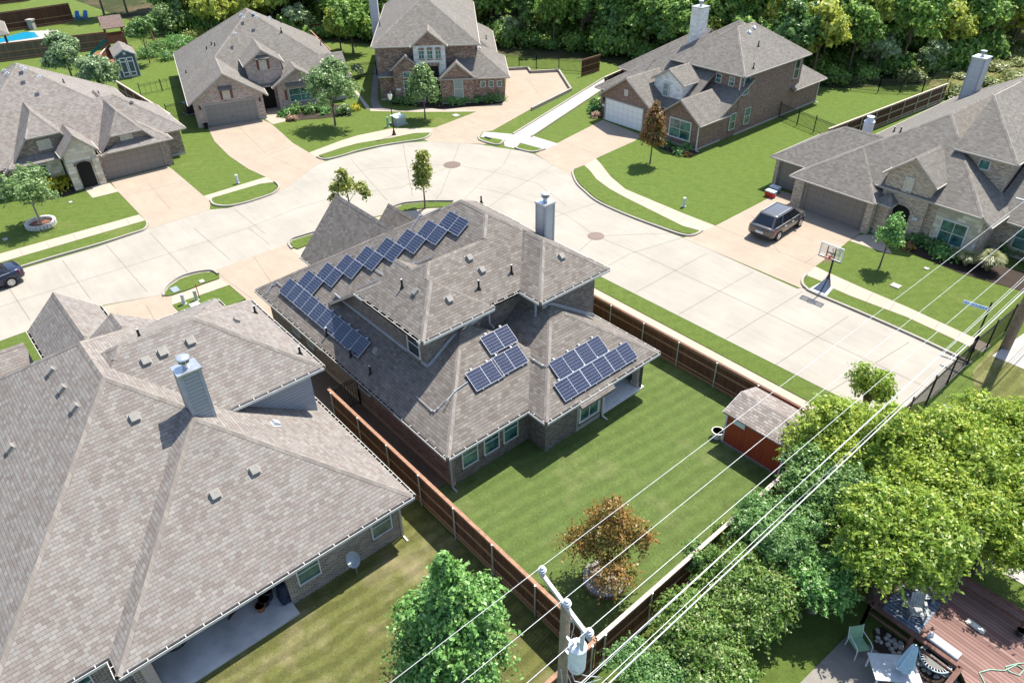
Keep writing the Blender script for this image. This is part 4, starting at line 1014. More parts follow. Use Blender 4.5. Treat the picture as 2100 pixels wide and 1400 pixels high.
m = MB(); m.tube([(-7.05,8.15,6.86),(-7.05,8.15,7.0),(-7.03,8.13,7.2)], [.05,.07,.04], 8); m.tube([(-7.2,8.1,6.86),(-7.2,8.1,7.05)], [.05,.035], 8); m.build('bushing', INS, tr)
m = MB(); m.beam((-7.66,8.26,6.6),(-7.3,8.22,6.6), .06); m.beam((-7.66,8.26,5.95),(-7.3,8.22,5.95), .06); m.build('bracket', MET, tr)
m = MB(); m.tube([(-6.95,8.15,7.75),(-6.9,8.1,7.4),(-6.85,8.05,7.1)], [.04,.06,.05], 8); m.build('fuse_cutout', INS, t)
m = MB()
for pts in ([(-7.62,8.25,8.1),(-7.2,8.1,7.7),(-7.2,8.0,7.2)], [(-7.1,7.9,6.2),(-6.8,7.8,6.0),(-6.6,8.0,5.9),(-6.35,8.3,6.1)], [(-7.1,7.85,5.9),(-6.7,7.7,5.7),(-6.5,8.1,5.8),(-6.2,8.4,6.0)], [(-7.0,7.9,6.1),(-6.85,8.3,5.6),(-6.55,8.5,5.7),(-6.4,8.4,6.0)], [(-7.3,7.8,5.9),(-7.0,7.6,5.5),(-6.6,7.9,5.4),(-6.3,8.3,5.8)]): m.tube(pts, .014, 5)
m.build('jumper_wires', WIR, t)
xb, yb = P(2062, 712)[:2]
t2 = empty('utility_pole', (xb, yb, 0), 'grey utility pole at the right edge beyond the iron fence', 'utility pole', 'utility poles')
m = MB(); m.tube([(xb,yb,0),(xb+.0,yb,9)], [.26,.22], 14); m.build('pole', plain('pole_brown', (.20,.145,.10), .85, var=.25), t2)
m = MB(); m.beam((xb-2.4, yb, 8.1), (xb-.1, yb, 8.1), .10, .12); m.build('crossarm', plain('crossarm_grey', (.42,.40,.38), .8), t2)
def wire(name, label, pts, r, sag=.0, m_=None, n=24):
    q = []
    for a, b in zip(pts, pts[1:]):
        a = Vector(a); b = Vector(b)
        for i in range(n): 
            s_ = i/n; p = a.lerp(b, s_); p.z -= 4*sag*s_*(1-s_); q.append(p)
    q.append(Vector(pts[-1]))
    mb = MB(); mb.tube(q, r, 6); return tag(mb.build(name, m_ or WIR), label, 'wire', 'overhead wires')
wire('power_line', 'power line on the outermost insulator, farthest left of the overhead wires', [(-8.85,-40,8.2),(-8.78,8.47,8.2),(-8.62,70,8.3)], .009, .12)
wire('power_line', 'power line on the middle insulator of the crossarm', [(-7.75,-40,8.2),(-7.68,8.3,8.2),(-7.58,70,8.3)], .009, .12)
wire('power_line', 'power line on the crossarm end nearest the transformer', [(-6.75,-40,8.2),(-6.68,8.08,8.2),(-6.38,70,8.3)], .009, .12)
wire('service_cable', 'twin wound service cable just above the thick cable bundle', [(-6.7,-40,6.1),(-6.62,8.1,6.1),(-6.6,70,6.2)], .012, .15)
wire('telephone_cable', 'thick pale cable, lowest of the overhead lines', [(-6.25,-40,5.9),(-6.2,8.3,5.9),(-6.35,70,6.1)], .022, .15, plain('cable_pale', (.46,.46,.45), .6))
wire('telephone_cable', 'thin cable slung beside the thick lowest cable', [(-6.42,-40,5.75),(-6.38,8.3,5.75),(-6.52,70,5.9)], .009, .2)
wire('telephone_cable', 'second thin cable between the service cable and the thick cable', [(-6.52,-40,6.35),(-6.5,8.3,6.3),(-6.72,70,6.5)], .009, .1)
# ================================================================== SHEDS
def shed(name, label, T, L, W, hw, pitch, wm, rm, tm, doors=None, oh=.15):
    """x along ridge, local frame T, origin at a corner"""
    root = empty(name, T @ Vector((0,0,0)), label, 'shed')
    m = MB(T); rz = hw+pitch*W/2
    m.box(0, L, 0, W, .0, hw)
    for x in (0, L): m.face([(x,0,hw),(x,W,hw),(x,W/2,rz)])
    m.build('wall', wm, root)
    m = MB(T)
    for sg, y0 in ((1, 0), (-1, W)):
        a = y0-sg*oh; za = hw-pitch*oh+.02; zr = rz+.02
        m.hexa([(-oh,a,za),(L+oh,a,za),(L+oh,W/2,zr),(-oh,W/2,zr),(-oh,a,za+.07),(L+oh,a,za+.07),(L+oh,W/2,zr+.07),(-oh,W/2,zr+.07)] if sg > 0 else
               [(L+oh,a,za),(-oh,a,za),(-oh,W/2,zr),(L+oh,W/2,zr),(L+oh,a,za+.07),(-oh,a,za+.07),(-oh,W/2,zr+.07),(L+oh,W/2,zr+.07)])
    m.build('roof', rm, root)
    for x in (-.02, L-.07):
        for y in (-.02, W-.07):
            m = MB(T); m.box(x, x+.09, y, y+.09, 0, hw); m.build('corner_trim', tm, root)
    m = MB(T)
    for x in (-oh-.02, L+oh):
        m.beam((x+.01,-oh,hw-pitch*oh+.02),(x+.01,W/2,rz+.02), .03, .10); m.beam((x+.01,W+oh,hw-pitch*oh+.02),(x+.01,W/2,rz+.02), .03, .10)
    m.build('eave_trim', tm, root)
    m = MB(T); m.box(-.05, L+.05, -.05, W+.05, 0, .10); m.build('skid', MET, root)
    return root
sh = shed('garden_shed', 'barn red garden shed with brown shingle roof in the back corner of the lawn', Matrix.Translation((-12.75,24.0,0)), 3.05, 2.35, 1.85, .34, RED, SHR, WHM)
m = MB(); m.box(-12.35,-11.75, 23.96, 23.99, 1.45, 1.75); m.build('window', plain('shed_window', (.62,.66,.66), .3), sh)
a = P(282,163); b = P(290,161)
c0 = P(249, 162); c1 = P(290, 156); d = (c1-c0); d.z = 0; Wd = d.length; d.normalize(); n = Vector((-d.y, d.x, 0))
T = Matrix(((n.x, d.x, 0, c0.x), (n.y, d.y, 0, c0.y), (0,0,1,0), (0,0,0,1)))
sh = shed('garden_shed', 'small dark blue grey garden shed with white framed double doors', T, 4.2, Wd, 2.5, .55, plain('shed_bluegrey', (.10,.115,.145), .7), SH1, WHM)
m = MB(T)
for y0, y1 in ((.35, Wd/2-.03), (Wd/2+.03, Wd-.35)):
    m.box(-.05, -.01, y0, y0+.1, .15, 2.25); m.box(-.05, -.01, y1-.1, y1, .15, 2.25)
    for z in (.15, .55, 1.75, 2.15): m.box(-.049, -.01, y0, y1, z, z+.1)
m.build('door', plain('door_white', (.7,.7,.68), .5), sh)
m = MB(T); m.box(-.05, -.01, Wd/2-.15, Wd/2+.15, 2.55, 2.85); m.build('gable_vent', WHM, sh)
# ================================================================== STREET FURNITURE
def pole_lamp(x, y, label):
    t = empty('street_lamp', (x,y,0), label, 'street lamp')
    m = MB(); m.lathe((x,y,0), [(.2,0),(.2,.1),(.13,.16),(.11,.35),(.06,.5),(.05,.7)], 14); m.build('base', BLK, t)
    m = MB(); m.tube([(x,y,.6),(x,y,3.3)], [.045,.04], 10); m.build('pole', BLK, t)
    m = MB(); m.lathe((x,y,0), [(.08,3.3),(.15,3.42),(.21,3.62),(.21,3.78),(.17,3.92)], 14); m.build('globe', plain('lamp_glass', (.66,.66,.60), .25), t, smooth=True)
    m = MB(); m.lathe((x,y,0), [(.20,3.90),(.16,4.0),(.07,4.08),(.03,4.22),(.005,4.3)], 14); m.build('lamp_cap', BLK, t)
l = P(808.4, 277)
pole_lamp(l.x, l.y, 'black street lamp with acorn globe on the curved grass strip')
l = P(1990.5, 720)
t = empty('street_sign', l, 'black pole with fluted base carrying a pale blue street name sign near the iron fence', 'street sign')
m = MB(); m.lathe(l, [(.2,0),(.2,.08),(.15,.14),(.12,.35),(.06,.46),(.05,.6)], 12); m.build('base', BLK, t)
m = MB(); m.tube([l+Vector((0,0,.5)), l+Vector((0,0,3.2))], .045, 10); m.build('pole', BLK, t)
m = MB(); e = P(1962,630,2.85)-P(2026,650,2.85); e.z = 0; e.normalize(); a = l+Vector((0,0,2.75)); m.beam(a+e*.04, a+e*1.25, .02, .2); sg_ = m.build('sign_blade', plain('sign_pale_blue', (.45,.60,.82), .4), t)
m = MB()
nb = Vector((-e.y, e.x, 0))
for i in range(9): 
    for s_ in (1, -1): c = a+e*(.15+i*.115)+nb*.012*s_; m.beam(c-Vector((0,0,.055)), c+Vector((0,0,.055))+e*.03*((i % 3)-1), .006, .018); 
m.build('lettering', plain('sign_navy', (.03,.07,.3), .5), sg_)
l = P(797, 444)
t = empty('fire_hydrant', l, 'silver fire hydrant on the pavement corner behind the front gable', 'fire hydrant')
m = MB(); m.lathe(l, [(.17,0),(.17,.05),(.1,.08),(.1,.5),(.14,.52),(.14,.56),(.11,.6),(.08,.68),(.03,.72),(.03,.76)], 14); m.build('barrel', plain('hydrant_silver', (.52,.50,.48), .45, .3), t)
m = MB(); m.tube([l+Vector((-.2,0,.42)), l+Vector((.2,0,.42))], .055, 10); m.tube([l+Vector((0,-.2,.38)), l+Vector((0,.2,.38))], .07, 10); m.build('nozzle', MET, t)
m = MB(); m.lathe(l, [(.19,0),(.19,.12),(.12,.14)], 12); m.build('flange', plain('hydrant_red', (.25,.06,.05), .5), t)
def pedestal(px, py, label, h=.75, r=.11, m_=None, cat='utility pedestal'):
    l = P(px, py, .02); t = empty('utility_pedestal', l, label, cat, 'utility pedestals')
    m = MB(); m.lathe(l, [(r,0),(r,h*.85),(r*1.1,h*.86),(r*1.1,h*.97),(r*.8,h)], 14); m.build('cover', m_ or WHM, t)
    m = MB(); m.lathe(l, [(r*1.5,0),(r*1.5,.06)], 14); m.build('base', plain('pedestal_base', (.35,.36,.33), .7), t)
pedestal(488, 376, 'white utility pedestal standing on the lawn left of the curving driveway')
pedestal(378.5, 624, 'white utility pedestal nearest the left house roof')
GNB = plain('utility_green', (.16,.36,.22), .5)
pedestal(404, 616, 'pale green utility pedestal with an orange marker stake beside it', m_=plain('utility_pale_green', (.36,.45,.35), .5))
pedestal(1402, 424, 'white utility pedestal on the right hand lawn by the curving pavement')
pedestal(796, 260, 'green utility pedestal beside the flat metal box', m_=GNB, h=.95)
m = MB(); l = P(410,613); m.tube([l, l+Vector((0,0,1.1))], .03, 6); tag(m.build('marker_stake', plain('marker_orange', (.5,.10,.03), .5)), 'thin orange marker stake beside the pale green pedestal', 'stake')
l = P(818, 254); t = empty('transformer_box', l, 'grey green ground transformer box behind the street lamp', 'utility box')
m = MB(); m.box(l.x-.55, l.x+.55, l.y-.5, l.y+.5, .08, .75); m.build('cabinet', plain('box_grey_green', (.30,.36,.33), .5), t, bevel=.02)
m = MB(); m.box(l.x-.62, l.x+.62, l.y-.57, l.y+.57, .75, .82); m.build('lid', plain('box_lid', (.55,.62,.60), .4), t)
m = MB(); m.box(l.x-.7, l.x+.7, l.y-.65, l.y+.65, 0, .08); m.build('pad', PAL, t)
def lid(px, py, label, w=.35, d=.3, z=.02, m_=None):
    c = P(px, py, z); m = MB(); m.box(c.x-w, c.x+w, c.y-d, c.y+d, 0, z+.04); tag(m.build('meter_lid', m_ or PAL), label, 'meter lid', 'meter lids')
lid(1837, 586, 'pale square meter lid in the middle of the right lawn', .28, .25); lid(1900, 551, 'small pale meter lid near the ornamental grasses', .15, .15)
lid(935, 237, 'pale round utility lid on the triangular lawn', .35, .3); lid(359, 594, 'grey grated drain lid on the near parkway strip', .35, .22, .09, MET); lid(414, 577, 'small pale lid at the end of the near parkway strip', .2, .15, .09)
lid(1000, 283.5, 'dark meter lid on the small grass island beside the drain channel', .4, .12, .09, BLK); lid(402, 627, 'pale concrete lid beside the marker stake', .45, .3, .07)
lid(11, 491, 'pale meter lid on the lawn at the left edge', .2, .15); lid(145, 415, 'small meter lid beside the paving bed on the left lawn', .18, .12)
# air conditioner
l = P(392, 232); t = empty('air_conditioner', l, 'dark air conditioner unit beside the pink brick house wall', 'air conditioner')
m = MB(); m.box(l.x-.5,l.x+.5,l.y-.5,l.y+.5,.08,1.1); m.build('cabinet', plain('ac_dark', (.03,.035,.045), .5), t)
m = MB(); m.box(l.x-.53,l.x+.53,l.y-.53,l.y+.53,1.1,1.15); m.lathe(l, [(.4,1.15),(.4,1.2),(.1,1.21)], 16); m.build('fan_guard', plain('ac_blue', (.10,.17,.30), .4), t)
m = MB(); m.box(l.x-.6,l.x+.6,l.y-.6,l.y+.6,0,.08); m.build('pad', PAL, t)
# coolers
def cooler(px, py, label, body, w=.72, d=.42, h=.42):
    l = P(px, py, .02); t = empty('cooler', l, label, 'cooler', 'coolers')
    m = MB(); m.hexa([(l.x-w/2,l.y-d/2,.02),(l.x+w/2,l.y-d/2,.02),(l.x+w/2,l.y+d/2,.02),(l.x-w/2,l.y+d/2,.02),(l.x-w*.54,l.y-d*.55,h),(l.x+w*.54,l.y-d*.55,h),(l.x+w*.54,l.y+d*.55,h),(l.x-w*.54,l.y+d*.55,h)]); m.build('body', body, t, bevel=.02)
    m = MB(); m.box(l.x-w*.56,l.x+w*.56,l.y-d*.58,l.y+d*.58,h,h+.1); m.build('lid', WHM, t, bevel=.02)
    for s_ in (-1, 1): m = MB(); m.box(l.x+s_*w*.56-.02, l.x+s_*w*.56+.02, l.y-.12, l.y+.12, h-.12, h-.06); m.build('handle', WHM, t)
cooler(1579, 403, 'red cooler with white lid on the driveway edge', plain('cooler_red', (.55,.03,.03), .35)); cooler(1588, 394, 'turquoise blue cooler with white lid behind the red one', plain('cooler_blue', (.04,.32,.48), .35))
# pots
def pot(x, y, r, h, label, m_, soil=MUL, z=0, group='planter pots'):
    t = empty('planter_pot', (x,y,z), label, 'planter pot', group)
    m = MB(); m.lathe((x,y,z), [(r*.75,0),(r,h*.9),(r*1.12,h*.92),(r*1.12,h),(r*.95,h),(r*.93,h-.05)], 18); m.build('pot', m_, t)
    m = MB(); m.lathe((x,y,z), [(r*.93,h-.07),(r*.93,h-.045)], 18); m.build('soil', soil, t); return t
l = P(1470, 896); pot(l.x, l.y, .27, .42, 'round white planter pot on the lawn beside the red shed', plain('pot_white', (.66,.62,.56), .6))
l = P(424, 264); pot(l.x, l.y, .22, .5, 'small dark planter pot with yellow flowers beside the taupe garage door', BLK)
# basketball hoop
l = P(1693, 590); t = empty('basketball_hoop', l, 'portable basketball hoop with clear backboard standing on the grass strip', 'basketball hoop')
fw = Vector((0.03,-1,0)).normalized(); sd = Vector((1,0.03,0)).normalized()
def Lp(a, b, z): return l+sd*a+fw*b+Vector((0,0,z))
m = MB(); m.hexa([Lp(-.45,-.15,.05),Lp(.45,-.15,.05),Lp(.62,1.1,.05),Lp(-.62,1.1,.05),Lp(-.4,-.1,.2),Lp(.4,-.1,.2),Lp(.55,1.05,.14),Lp(-.55,1.05,.14)]); m.build('base_tank', plain('hoop_base_grey', (.48,.52,.58), .5), t)
m = MB(); m.hexa([Lp(-.3,0,.2),Lp(.3,0,.2),Lp(.4,.95,.14),Lp(-.4,.95,.14),Lp(-.06,-.02,.95),Lp(.06,-.02,.95),Lp(.1,.1,.7),Lp(-.1,.1,.7)]); m.build('base_shroud', plain('hoop_shroud', (.05,.07,.11), .45), t)
m = MB(); m.beam(Lp(0,0,.2), Lp(0,.0,2.45), .09); m.beam(Lp(0,0,2.3), Lp(0,.55,2.95), .06); m.beam(Lp(0,0,2.0), Lp(0,.55,2.6), .05); m.build('post', BLK, t)
gl = Nt('acrylic_clear'); gl.b.inputs['Transmission Weight'].default_value = .75; gl.col((.85,.9,.88)); gl.rough(.1); gl.b.inputs['Alpha'].default_value = .45
m = MB(); m.hexa([Lp(-.68,.60,2.35),Lp(.68,.60,2.35),Lp(.68,.62,2.35),Lp(-.68,.62,2.35),Lp(-.68,.60,3.18),Lp(.68,.60,3.18),Lp(.68,.62,3.18),Lp(-.68,.62,3.18)]); bb = m.build('backboard', gl.m, t)
m = MB()
for a, b in (((-.7,2.33),(.7,2.33)), ((-.7,3.2),(.7,3.2)), ((-.7,2.33),(-.7,3.2)), ((.7,2.33),(.7,3.2))): m.beam(Lp(a[0],.61,a[1]), Lp(b[0],.61,b[1]), .05)
m.build('board_frame', WHM, bb)
m = MB()
for a, b in (((-.24,2.4),(-.24,3.1)), ((.24,2.4),(.24,3.1)), ((-.72,2.30),(.72,2.30)), ((-.24,2.7),(.24,2.7))): m.beam(Lp(a[0],.63,a[1]), Lp(b[0],.63,b[1]), .045)
m.build('target_square', BLK, bb)
m = MB(); m.tube([Lp(.23*math.cos(a), .85+.23*math.sin(a), 2.5) for a in [i*math.pi/10 for i in range(21)]], .014, 6, cap=False); m.beam(Lp(0,.62,2.5), Lp(0,.63,2.38), .2, .08); m.build('rim', plain('rim_red', (.6,.06,.03), .4), t)
m = MB()
for i in range(10):
    a = i*math.pi/5; b = a+.45; m.beam(Lp(.22*math.cos(a), .85+.22*math.sin(a), 2.5), Lp(.13*math.cos(b), .85+.13*math.sin(b), 2.12), .012)
    b = a-.45; m.beam(Lp(.22*math.cos(a), .85+.22*math.sin(a), 2.5), Lp(.13*math.cos(b), .85+.13*math.sin(b), 2.12), .012)
m.build('net', plain('net_pinkish', (.75,.45,.42), .8), t)
# satellite dish
l = P(733, 1176); t = empty('satellite_dish', l, 'grey satellite dish on a short post behind the near house', 'satellite dish')
m = MB(); m.tube([l, l+Vector((0,0,.85))], .03, 8); m.build('post', MET, t)
m = MB(); c = l+Vector((0,0,.95)); ax = Vector((.55,-.75,.45)).normalized(); u = ax.cross(Vector((0,0,1))).normalized(); v = u.cross(ax)
rings = [[c+ax*(.10*(k/4)**2)+(u*math.cos(a)*.30+v*math.sin(a)*.36)*(k/4) for a in [i*math.pi/9 for i in range(18)]] for k in range(0, 5)]
for k in range(1, 5):
    for i in range(18): m.face([rings[k-1][i], rings[k-1][(i+1)%18], rings[k][(i+1)%18], rings[k][i]]) if k > 1 else m.face([c, rings[1][(i+1)%18], rings[1][i]])
m.build('dish', plain('dish_grey', (.34,.38,.44), .45), t, smooth=True)
m = MB(); m.beam(c-v*.3, c+ax*.45-v*.1, .025); m.box(c.x+ax.x*.45-.06, c.x+ax.x*.45+.06, c.y+ax.y*.45-.06, c.y+ax.y*.45+.06, c.z+.1, c.z+.25); m.build('receiver', WHM, t)
# ================================================================== VEGETATION
def leafm(name, cols, trans=.35, sc=.55):
    """cols: dark, mid, light, accent"""
    t = Nt(name); gi = t.n('ShaderNodeNewGeometry'); r = gi.outputs['Random Per Island']
    c = t.ramp(r, [(0, cols[0]), (.38, cols[1]), (.75, cols[2]), (1, cols[3])])
    n = t.noise(t.obj(), sc, 3, .7)
    c = t.mix(t.ramp(n, [(.40, 0.0), (.66, .65)]), c, cols[4] if len(cols) > 4 else cols[2])
    oi = t.n('ShaderNodeObjectInfo'); c = t.mix(1.0, c, t.ramp(oi.outputs['Random'], [(0, (.86,.90,.85)), (1, (1.12,1.06,1.0))]), 'MULTIPLY')
    t.col(c); t.rough(.42); t.b.inputs['Specular IOR Level'].default_value = .5
    tr = t.n('ShaderNodeBsdfTranslucent', Color=c); ms = t.n('ShaderNodeMixShader'); ms.inputs[0].default_value = trans
    t.t.links.new(t.b.outputs[0], ms.inputs[1]); t.t.links.new(tr.outputs[0], ms.inputs[2])
    t.t.links.new(ms.outputs[0], t.t.nodes['Material Output'].inputs['Surface']); return t.m
LF_GREEN = leafm('leaf_sweetgum', [(0.059,0.166,0.037),(0.117,0.283,0.066),(0.200,0.400,0.106),(0.400,0.589,0.236)])
LF_LIME = leafm('leaf_elm_lime', [(0.147,0.249,0.028),(0.270,0.401,0.050),(0.415,0.543,0.077),(0.685,0.672,0.175),(0.208,0.324,0.050)], .45)
LF_DARK = leafm('leaf_dark', [(0.062,0.143,0.039),(0.121,0.247,0.060),(0.208,0.365,0.094),(0.383,0.538,0.167),(0.098,0.190,0.053)])
LF_OLIVE = leafm('leaf_olive', [(0.113,0.160,0.035),(0.204,0.271,0.055),(0.328,0.373,0.079),(0.542,0.498,0.113),(0.384,0.384,0.079)])
LF_WOOD = leafm('leaf_woodland', [(0.117,0.228,0.055),(0.208,0.382,0.089),(0.352,0.533,0.128),(0.621,0.760,0.200),(0.165,0.304,0.072)], .55, .25)
LF_WOODY = leafm('leaf_woodland_yellow', [(0.250,0.307,0.068),(0.423,0.488,0.098),(0.671,0.686,0.140),(0.744,0.798,0.220),(0.319,0.432,0.090)], .55, .25)
LF_SAGE = leafm('leaf_sage', [(0.136,0.204,0.102),(0.227,0.317,0.160),(0.338,0.452,0.227),(0.542,0.655,0.384)])
LF_OAK = leafm('leaf_oak', [(0.079,0.146,0.050),(0.146,0.250,0.082),(0.250,0.373,0.136),(0.430,0.542,0.250)])
LF_RED = leafm('leaf_autumn_red', [(0.174,0.065,0.026),(0.319,0.123,0.043),(0.435,0.217,0.065),(0.203,0.217,0.058),(0.145,0.160,0.043)], .35, .9)
LF_ORG = leafm('leaf_autumn_orange', [(0.227,0.111,0.030),(0.421,0.184,0.048),(0.486,0.302,0.084),(0.227,0.249,0.060),(0.194,0.210,0.048)], .4, 1.1)
LF_FEATH = leafm('leaf_mimosa', [(0.082,0.180,0.053),(0.140,0.287,0.081),(0.233,0.412,0.135),(0.466,0.609,0.268)], .45)
LF_VINE = leafm('leaf_vine', [(0.084,0.178,0.028),(0.169,0.294,0.053),(0.287,0.399,0.107),(0.507,0.503,0.251),(0.120,0.251,0.036)], .4, 1.2)
LF_YEL = leafm('leaf_yellow_shrub', [(.30,.30,.02),(.48,.45,.03),(.62,.56,.05),(.25,.33,.03)])
LF_GRASS = leafm('leaf_ornamental_grass', [(0.145,0.189,0.072),(0.246,0.290,0.131),(0.392,0.406,0.217),(0.580,0.551,0.348)])
LF_MEAD = leafm('leaf_meadow', [(.10,.14,.04),(.18,.23,.06),(.27,.31,.10),(.38,.38,.18)])
LF_PINK = leafm('leaf_flower_pink', [(.08,.14,.03),(.45,.25,.2),(.6,.4,.3),(.1,.2,.04)])
BARK = plain('bark_grey_brown', (.13,.10,.075), .95, var=.35, sc=5); BARKL = plain('bark_pale', (.30,.26,.22), .95, var=.3, sc=5)
def leafmesh(name, pts, nrm, size, m, aspect=1.7, jit=.6):
    """pts (N,3) centres; nrm (N,3) preferred normals; one folded leaf of 4 points each"""
    N = len(pts)
    n = nrm + rng.normal(0, jit, (N,3)); n /= np.linalg.norm(n, axis=1)[:,None]+1e-9
    a = rng.normal(0, 1, (N,3)); a -= (a*n).sum(1)[:,None]*n; a /= np.linalg.norm(a, axis=1)[:,None]+1e-9
    b = np.cross(n, a); s = (size*rng.uniform(.6, 1.35, N))[:,None]
    V = np.empty((N,4,3)); V[:,0] = pts-a*s*aspect*.5; V[:,1] = pts-b*s*.5+n*s*.08; V[:,2] = pts+a*s*aspect*.5; V[:,3] = pts+b*s*.5+n*s*.08
    me = bpy.data.meshes.new(name); me.vertices.add(N*4); me.vertices.foreach_set('co', V.reshape(-1))
    me.loops.add(N*4); me.loops.foreach_set('vertex_index', np.arange(N*4, dtype=np.int32))
    me.polygons.add(N); me.polygons.foreach_set('loop_start', np.arange(0, N*4, 4, dtype=np.int32)); me.polygons.foreach_set('loop_total', np.full(N, 4, dtype=np.int32))
    me.materials.append(m); me.update(); me.validate(); return me
def crown_pts(lobes, n, clump=.33, per=55, fill=.25, seed=0, up=.35, flat=1.0, sprig=.22):
    """leaf clumps spread on and inside the lobes; gaps appear between the clumps"""
    r = np.random.default_rng(seed); P_, N_ = [], []
    vol = np.array([l[3]*l[4]*l[5] for l in lobes])**(2/3); vol /= vol.sum()
    nc = max(1, int(n/per))
    which = r.choice(len(lobes), nc, p=vol)
    for w_ in which:
        cx, cy, cz, rx, ry, rz = lobes[w_]
        d = r.normal(0, 1, 3); d /= np.linalg.norm(d)
        if d[2] < -.55: d[2] *= -.6
        q = r.uniform(.72, 1.08) if r.random() > fill else r.uniform(.25, .75)
        c = np.array([cx+d[0]*rx*q, cy+d[1]*ry*q, cz+d[2]*rz*q])
        cs_ = clump*(rx*ry*rz)**(1/3)*r.uniform(.6, 1.7)+.06
        k = int(per*r.uniform(.5, 1.5))
        x = r.normal(0, 1, (k,3)); x *= (cs_*r.uniform(.1, 1.35, k)**.8/np.linalg.norm(x, axis=1))[:,None]; x[:,2] *= .7*flat; x[:,2] -= (x[:,0]**2+x[:,1]**2)*.35/cs_
        o = x*.8/cs_ + d*.9 + np.array([0,0,up]); P_.append(c+x); N_.append(o)
    # feathery sprigs reaching past the outline
    for _ in range(int(n*sprig/16)):
        cx, cy, cz, rx, ry, rz = lobes[r.choice(len(lobes), p=vol)]
        d = r.normal(0, 1, 3); d /= np.linalg.norm(d); d[2] = abs(d[2])*.9-.25
        c = np.array([cx+d[0]*rx*.9, cy+d[1]*ry*.9, cz+d[2]*rz*.9]); g = (rx*ry*rz)**(1/3)*r.uniform(.25, .75)+.08
        dd = d+r.normal(0, .35, 3); dd /= np.linalg.norm(dd); u = np.linspace(0, 1, 16)[:,None]
        x = c+dd*g*u+np.array([0,0,-.35])*g*u**2+r.normal(0, .035*g+.012, (16,3)); P_.append(x); N_.append(np.tile(np.array([0,0,.9])+d*.4, (16,1)))
    return np.vstack(P_), np.vstack(N_)
def trunk_mesh(mb, h, r, tips, base=(0,0,0), lean=(0,0)):
    b = Vector(base); top = b+Vector((lean[0], lean[1], h))
    pts = [b+(top-b)*t+Vector((math.sin(t*5)*.06*h/4, math.cos(t*4)*.05*h/4, 0))*t for t in (0, .12, .35, .6, .85, 1)]
    mb.tube(pts, [r*1.5, r*1.05, r*.9, r*.75, r*.55, r*.3], 9)
    for i, tp in enumerate(tips):
        tp = Vector(tp); s = b+(top-b)*random.uniform(.35, .85); m_ = s.lerp(tp, .5)+Vector((0,0,(tp-s).length*.1)); 
        mb.tube([s, m_, tp], [r*.42, r*.26, r*.06], 6)
def tree(name, label, x, y, trunk_h, lobes, n, leaf, m, r=.12, cat='tree', group=None, bark=None, clump=.33, per=55, fill=.25, seed=1, flat=1.0, rot=None, aspect=1.7):
    t = empty(name, (x,y,0), label, cat, group)
    mb = MB(); tips = [(l[0], l[1], l[2]+l[5]*.2) for l in lobes]; trunk_mesh(mb, trunk_h, r, tips)
    k = mb.build('trunk', bark or BARK, loc=(0,0,0), smooth=True); k.parent = t; k.location = (0,0,0)
    p, nn = crown_pts(lobes, n, clump, per, fill, seed, flat=flat)
    me = leafmesh('crown', p, nn, leaf, m, aspect); c = bpy.data.objects.new('crown', me); C.objects.link(c); c.parent = t
    return t
def lobes_round(R, zc, k, sq=.8, seed=0, spread=.55):
    r = random.Random(seed); out = [(0,0,zc,R*.62,R*.62,R*.62*sq)]
    for i in range(k):
        a = i*2.4+r.random(); d = R*spread*r.uniform(.75,1.15); z = zc+R*sq*r.uniform(-.45,.6); s = R*r.uniform(.34,.52)
        out.append((d*math.cos(a), d*math.sin(a), z, s, s, s*sq))
    return out
# --- garden trees
l = P(935, 1392)
tree('sweetgum_tree', 'large bright green star leaved tree in the near yard at the bottom centre', l.x, l.y, 5.2,
     [(0,0,2.7,1.6,1.6,1.1),(0,0,4.0,1.0,1.0,.9),(.1,.1,5.2,.6,.6,.9),(0,0,6.2,.28,.28,.8),(1.1,.3,2.6,.9,.9,.7),(-1.0,.5,2.7,.9,.9,.7),(.3,-1.2,2.5,.9,.9,.7),(-.3,1.3,3.0,.85,.85,.7),(.9,-.8,3.6,.6,.6,.5),(-.8,-.7,3.7,.7,.7,.5),(.8,.8,4.3,.55,.55,.5)],
     30000, .085, LF_GREEN, .13, per=42, clump=.2, seed=3, fill=.3)
l = P(1240, 1190)
ox, oy = l.x, l.y
tree('autumn_tree', 'orange and green autumn tree in a stone ring on the solar house lawn', ox, oy, 3.4,
     [(0,0,2.5,1.05,1.05,1.0),(0,.1,3.6,.7,.7,.7),(.9,-.7,2.0,.75,.75,.6),(-.9,-.6,2.1,.75,.75,.6),(.8,.8,2.9,.5,.5,.4),(.5,.8,2.5,.65,.65,.6),(-.7,.6,2.6,.6,.6,.6),(-.1,.2,4.1,.35,.35,.4)], 10500, .065, LF_ORG, .07, per=20, clump=.22, seed=5, fill=.3)
def ring(x, y, R, label, n=34, a0=0, a1=6.2832, m_=None, h=.2, w=.2, mm=None):
    t = empty('planter_ring', (x,y,0), label, 'planter ring', 'stone rings round trees')
    m = MB()
    for i in range(n):
        a = a0+(a1-a0)*i/n; b = a0+(a1-a0)*(i+.82)/n; 
        q = [(x+r_*math.cos(k), y+r_*math.sin(k)) for r_, k in ((R,a),(R+w,a),(R+w,b),(R,b))]
        m.hexa([(p[0],p[1],0) for p in q]+[(p[0],p[1],h) for p in q])
    m.build('stone_edging', m_ or BK1, t); m = MB(); m.tube([(x,y,0),(x,y,.07)], R, 24); m.build('mulch', mm or MUL, t)
ring(ox+.0, oy+.0, .66, 'ring of grey edging stones around the orange tree', 40, m_=plain('edging_grey', (.26,.25,.23), .8, var=.4, sc=9), mm=plain('ring_soil', (.16,.13,.10), .95, var=.4, sc=8))
l = P(85, 461); tx, ty = l.x, l.y
